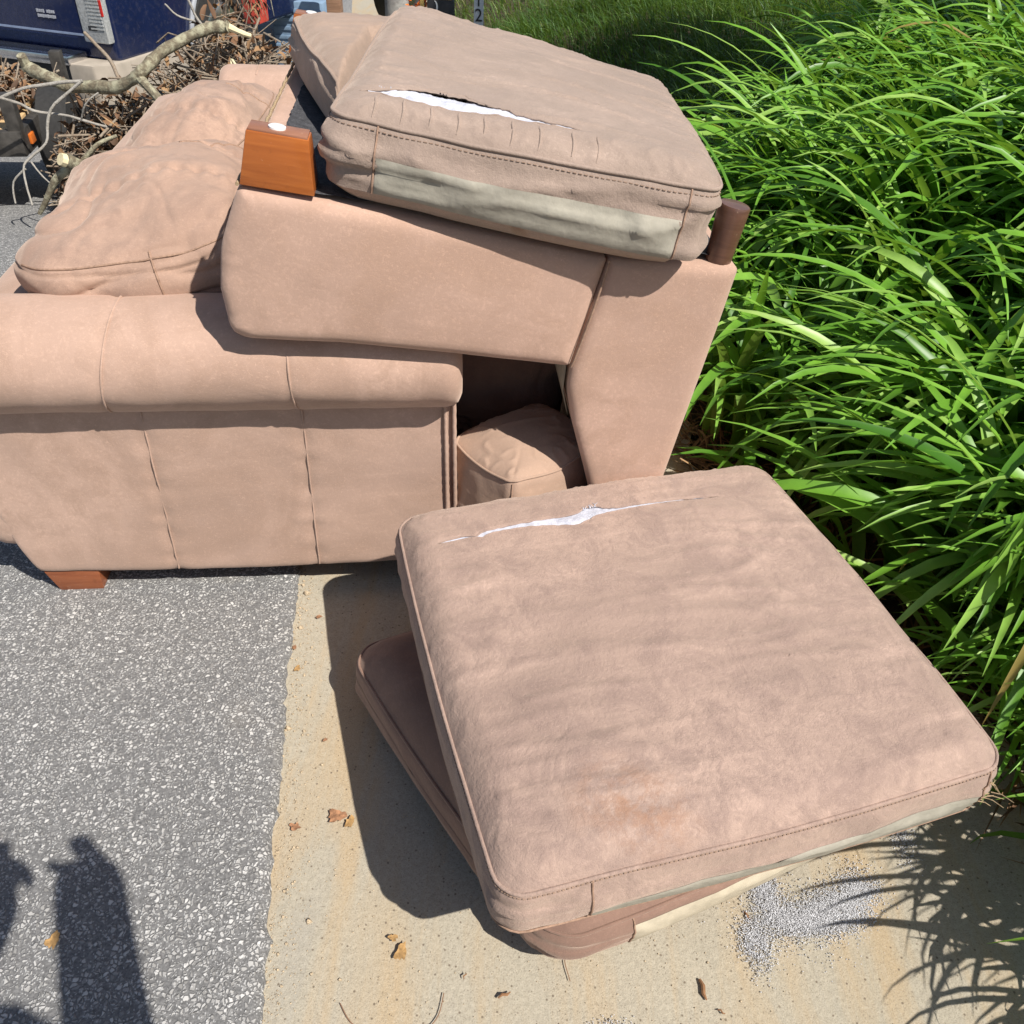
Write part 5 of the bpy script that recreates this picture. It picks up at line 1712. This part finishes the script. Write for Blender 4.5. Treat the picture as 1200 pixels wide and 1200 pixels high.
# local coordinates: origin on the ground between the feet
LH, RH = (-.080, .330, 1.305), (.034, .375, 1.305)
V = [(0, 0, .95), (0, -.01, 1.12), (0, 0, 1.30), (0, .015, 1.43), (0, .03, 1.50), (0, .06, 1.58), (0, .075, 1.66), (0, .06, 1.72),
     (-.17, 0, 1.40), (-.215, .09, 1.20), (-.15, .22, 1.18), LH,
     (.17, 0, 1.40), (.19, .06, 1.19), (.045, .225, 1.10), RH,
     (-.09, 0, .88), (-.105, .01, .48), (-.11, -.01, .09), (.09, 0, .88), (.105, .01, .48), (.11, -.01, .09), (-.12, .15, .03), (.12, .15, .03)]
E_ = [(0, 1), (1, 2), (2, 3), (3, 4), (4, 5), (5, 6), (6, 7), (3, 8), (8, 9), (9, 10), (10, 11), (3, 12), (12, 13), (13, 14), (14, 15), (0, 16), (16, 17), (17, 18), (0, 19), (19, 20), (20, 21), (18, 22), (21, 23)]
Rr = [(.15, .10), (.13, .095), (.15, .10), (.10, .07), (.055, .055), (.07, .08), (.078, .092), (.055, .065), .058, .054, .050, .046, .058, .064, .062, .054, .082, .055, .042, .082, .055, .042, .036, .036]
skinned('body', V, E_, Rr, M['skin'])
skinned('shirt', [V[i] for i in (0, 1, 2, 3, 8, 9, 12, 13)], [(0, 1), (1, 2), (2, 3), (3, 4), (4, 5), (3, 6), (6, 7)], [(.165, .115), (.145, .11), (.165, .115), (.112, .08), .072, .060, .072, .060], M['shirt'])
skinned('jeans', [V[i] for i in (0, 16, 17, 18, 19, 20, 21)], [(0, 1), (1, 2), (2, 3), (0, 4), (4, 5), (5, 6)], [(.16, .112), .095, .070, .058, .095, .070, .058], M['jeans'])
skinned('hair', [(0, .02, 1.72), (0, .0, 1.67), (0, -.005, 1.60), (0, .07, 1.755)], [(0, 1), (1, 2), (0, 3)], [(.085, .085), (.085, .06), (.06, .04), (.07, .05)], M['hair'])
for s__ in (-1, 1): skinned('shoe', [(s__ * .11, -.05, .045), (s__ * .113, .06, .05), (s__ * .122, .18, .035)], [(0, 1), (1, 2)], [.045, .047, .036], M['shoe'])
for H, s__ in ((LH, -1), (RH, 1)):
    for k in range(4):
        b0 = Vector(H) + Vector((s__ * .012, .002, -.002 - .017 * k))
        l = (.040, .046, .044, .036)[k]
        skinned('finger', [tuple(b0), tuple(b0 + Vector((-s__ * l * .35, .022, .014))), tuple(b0 + Vector((-s__ * l * .75, .022, .012))), tuple(b0 + Vector((-s__ * l, .010, .006)))], [(0, 1), (1, 2), (2, 3)], [.0095, .009, .0085, .007], M['skin'])
    b0 = Vector(H) + Vector((0, -.01, -.010))
    skinned('thumb', [tuple(b0), tuple(b0 + Vector((-s__ * .018, -.022, .022))), tuple(b0 + Vector((-s__ * .04, -.020, .036)))], [(0, 1), (1, 2)], [.012, .0105, .008], M['skin'])
ph = empty('phone', (.014, -.034, 1.335), 0)
tag(ph, 'dark phone held up sideways by the photographer', 'phone')
rot = Matrix.Rotation(-PITCH, 3, 'X')
mb = MB(); mb.box((0, 0, 0), (.072, .008, .120), rot=rot); mb.build('case', M['blackplastic'], ph, bevel=.003)
mb = MB(); mb.box(rot @ Vector((0, -.0046, 0)), (.064, .001, .110), rot=rot); mb.build('screen', M['glass'], ph)

# thatch and dead leaves under the front of the bed
def thatch():
    g = np.random.default_rng(61); n = 1500
    tt = g.uniform(-1.2, 2.0, n); s_ = np.array([bed_front(t) for t in tt]) + np.abs(g.normal(0, .13, n)) - .03
    x = GA.x + GN.x * s_ + GD.x * tt; y = GA.y + GN.y * s_ + GD.y * tt
    z = np.array([gz(a, b) for a, b in zip(x, y)]) + g.uniform(-.012, .02, n)
    o = blades('thatch', np.stack([x, y, z], 1), g.uniform(0, 6.28, n), g.uniform(.04, .16, n), g.uniform(.003, .010, n), g.normal(.15, .25, n), g.uniform(.1, .7, n), g.uniform(.3, 1, n), M['dry'], K=4, fold=.4)
    tag(o, 'dead brown leaves and thatch along the front of the daylily bank', 'thatch', kind='stuff')
thatch()
# frayed threads at the near right corner of the top cushion
mb = MB(); g_ = random.Random(5)
for k in range(16):
    P = Vector(sb3.wall(.985 + g_.uniform(-.03, .05), g_.uniform(.35, .75), off=.001)); L_ = g_.uniform(.012, .035)
    d_ = Vector((1, -.3 + g_.uniform(-.5, .5), g_.uniform(-.9, .2))).normalized()
    mb.tube([P, P + d_ * L_ * .5, P + d_ * L_ + Vector((0, g_.uniform(-.006, .006), -.006))], [.0008, .0007, .0004], 4, cap=False)
o = mb.build('frayed_threads', M['cord'], c3, smooth=True); tag(o, kind='stuff')
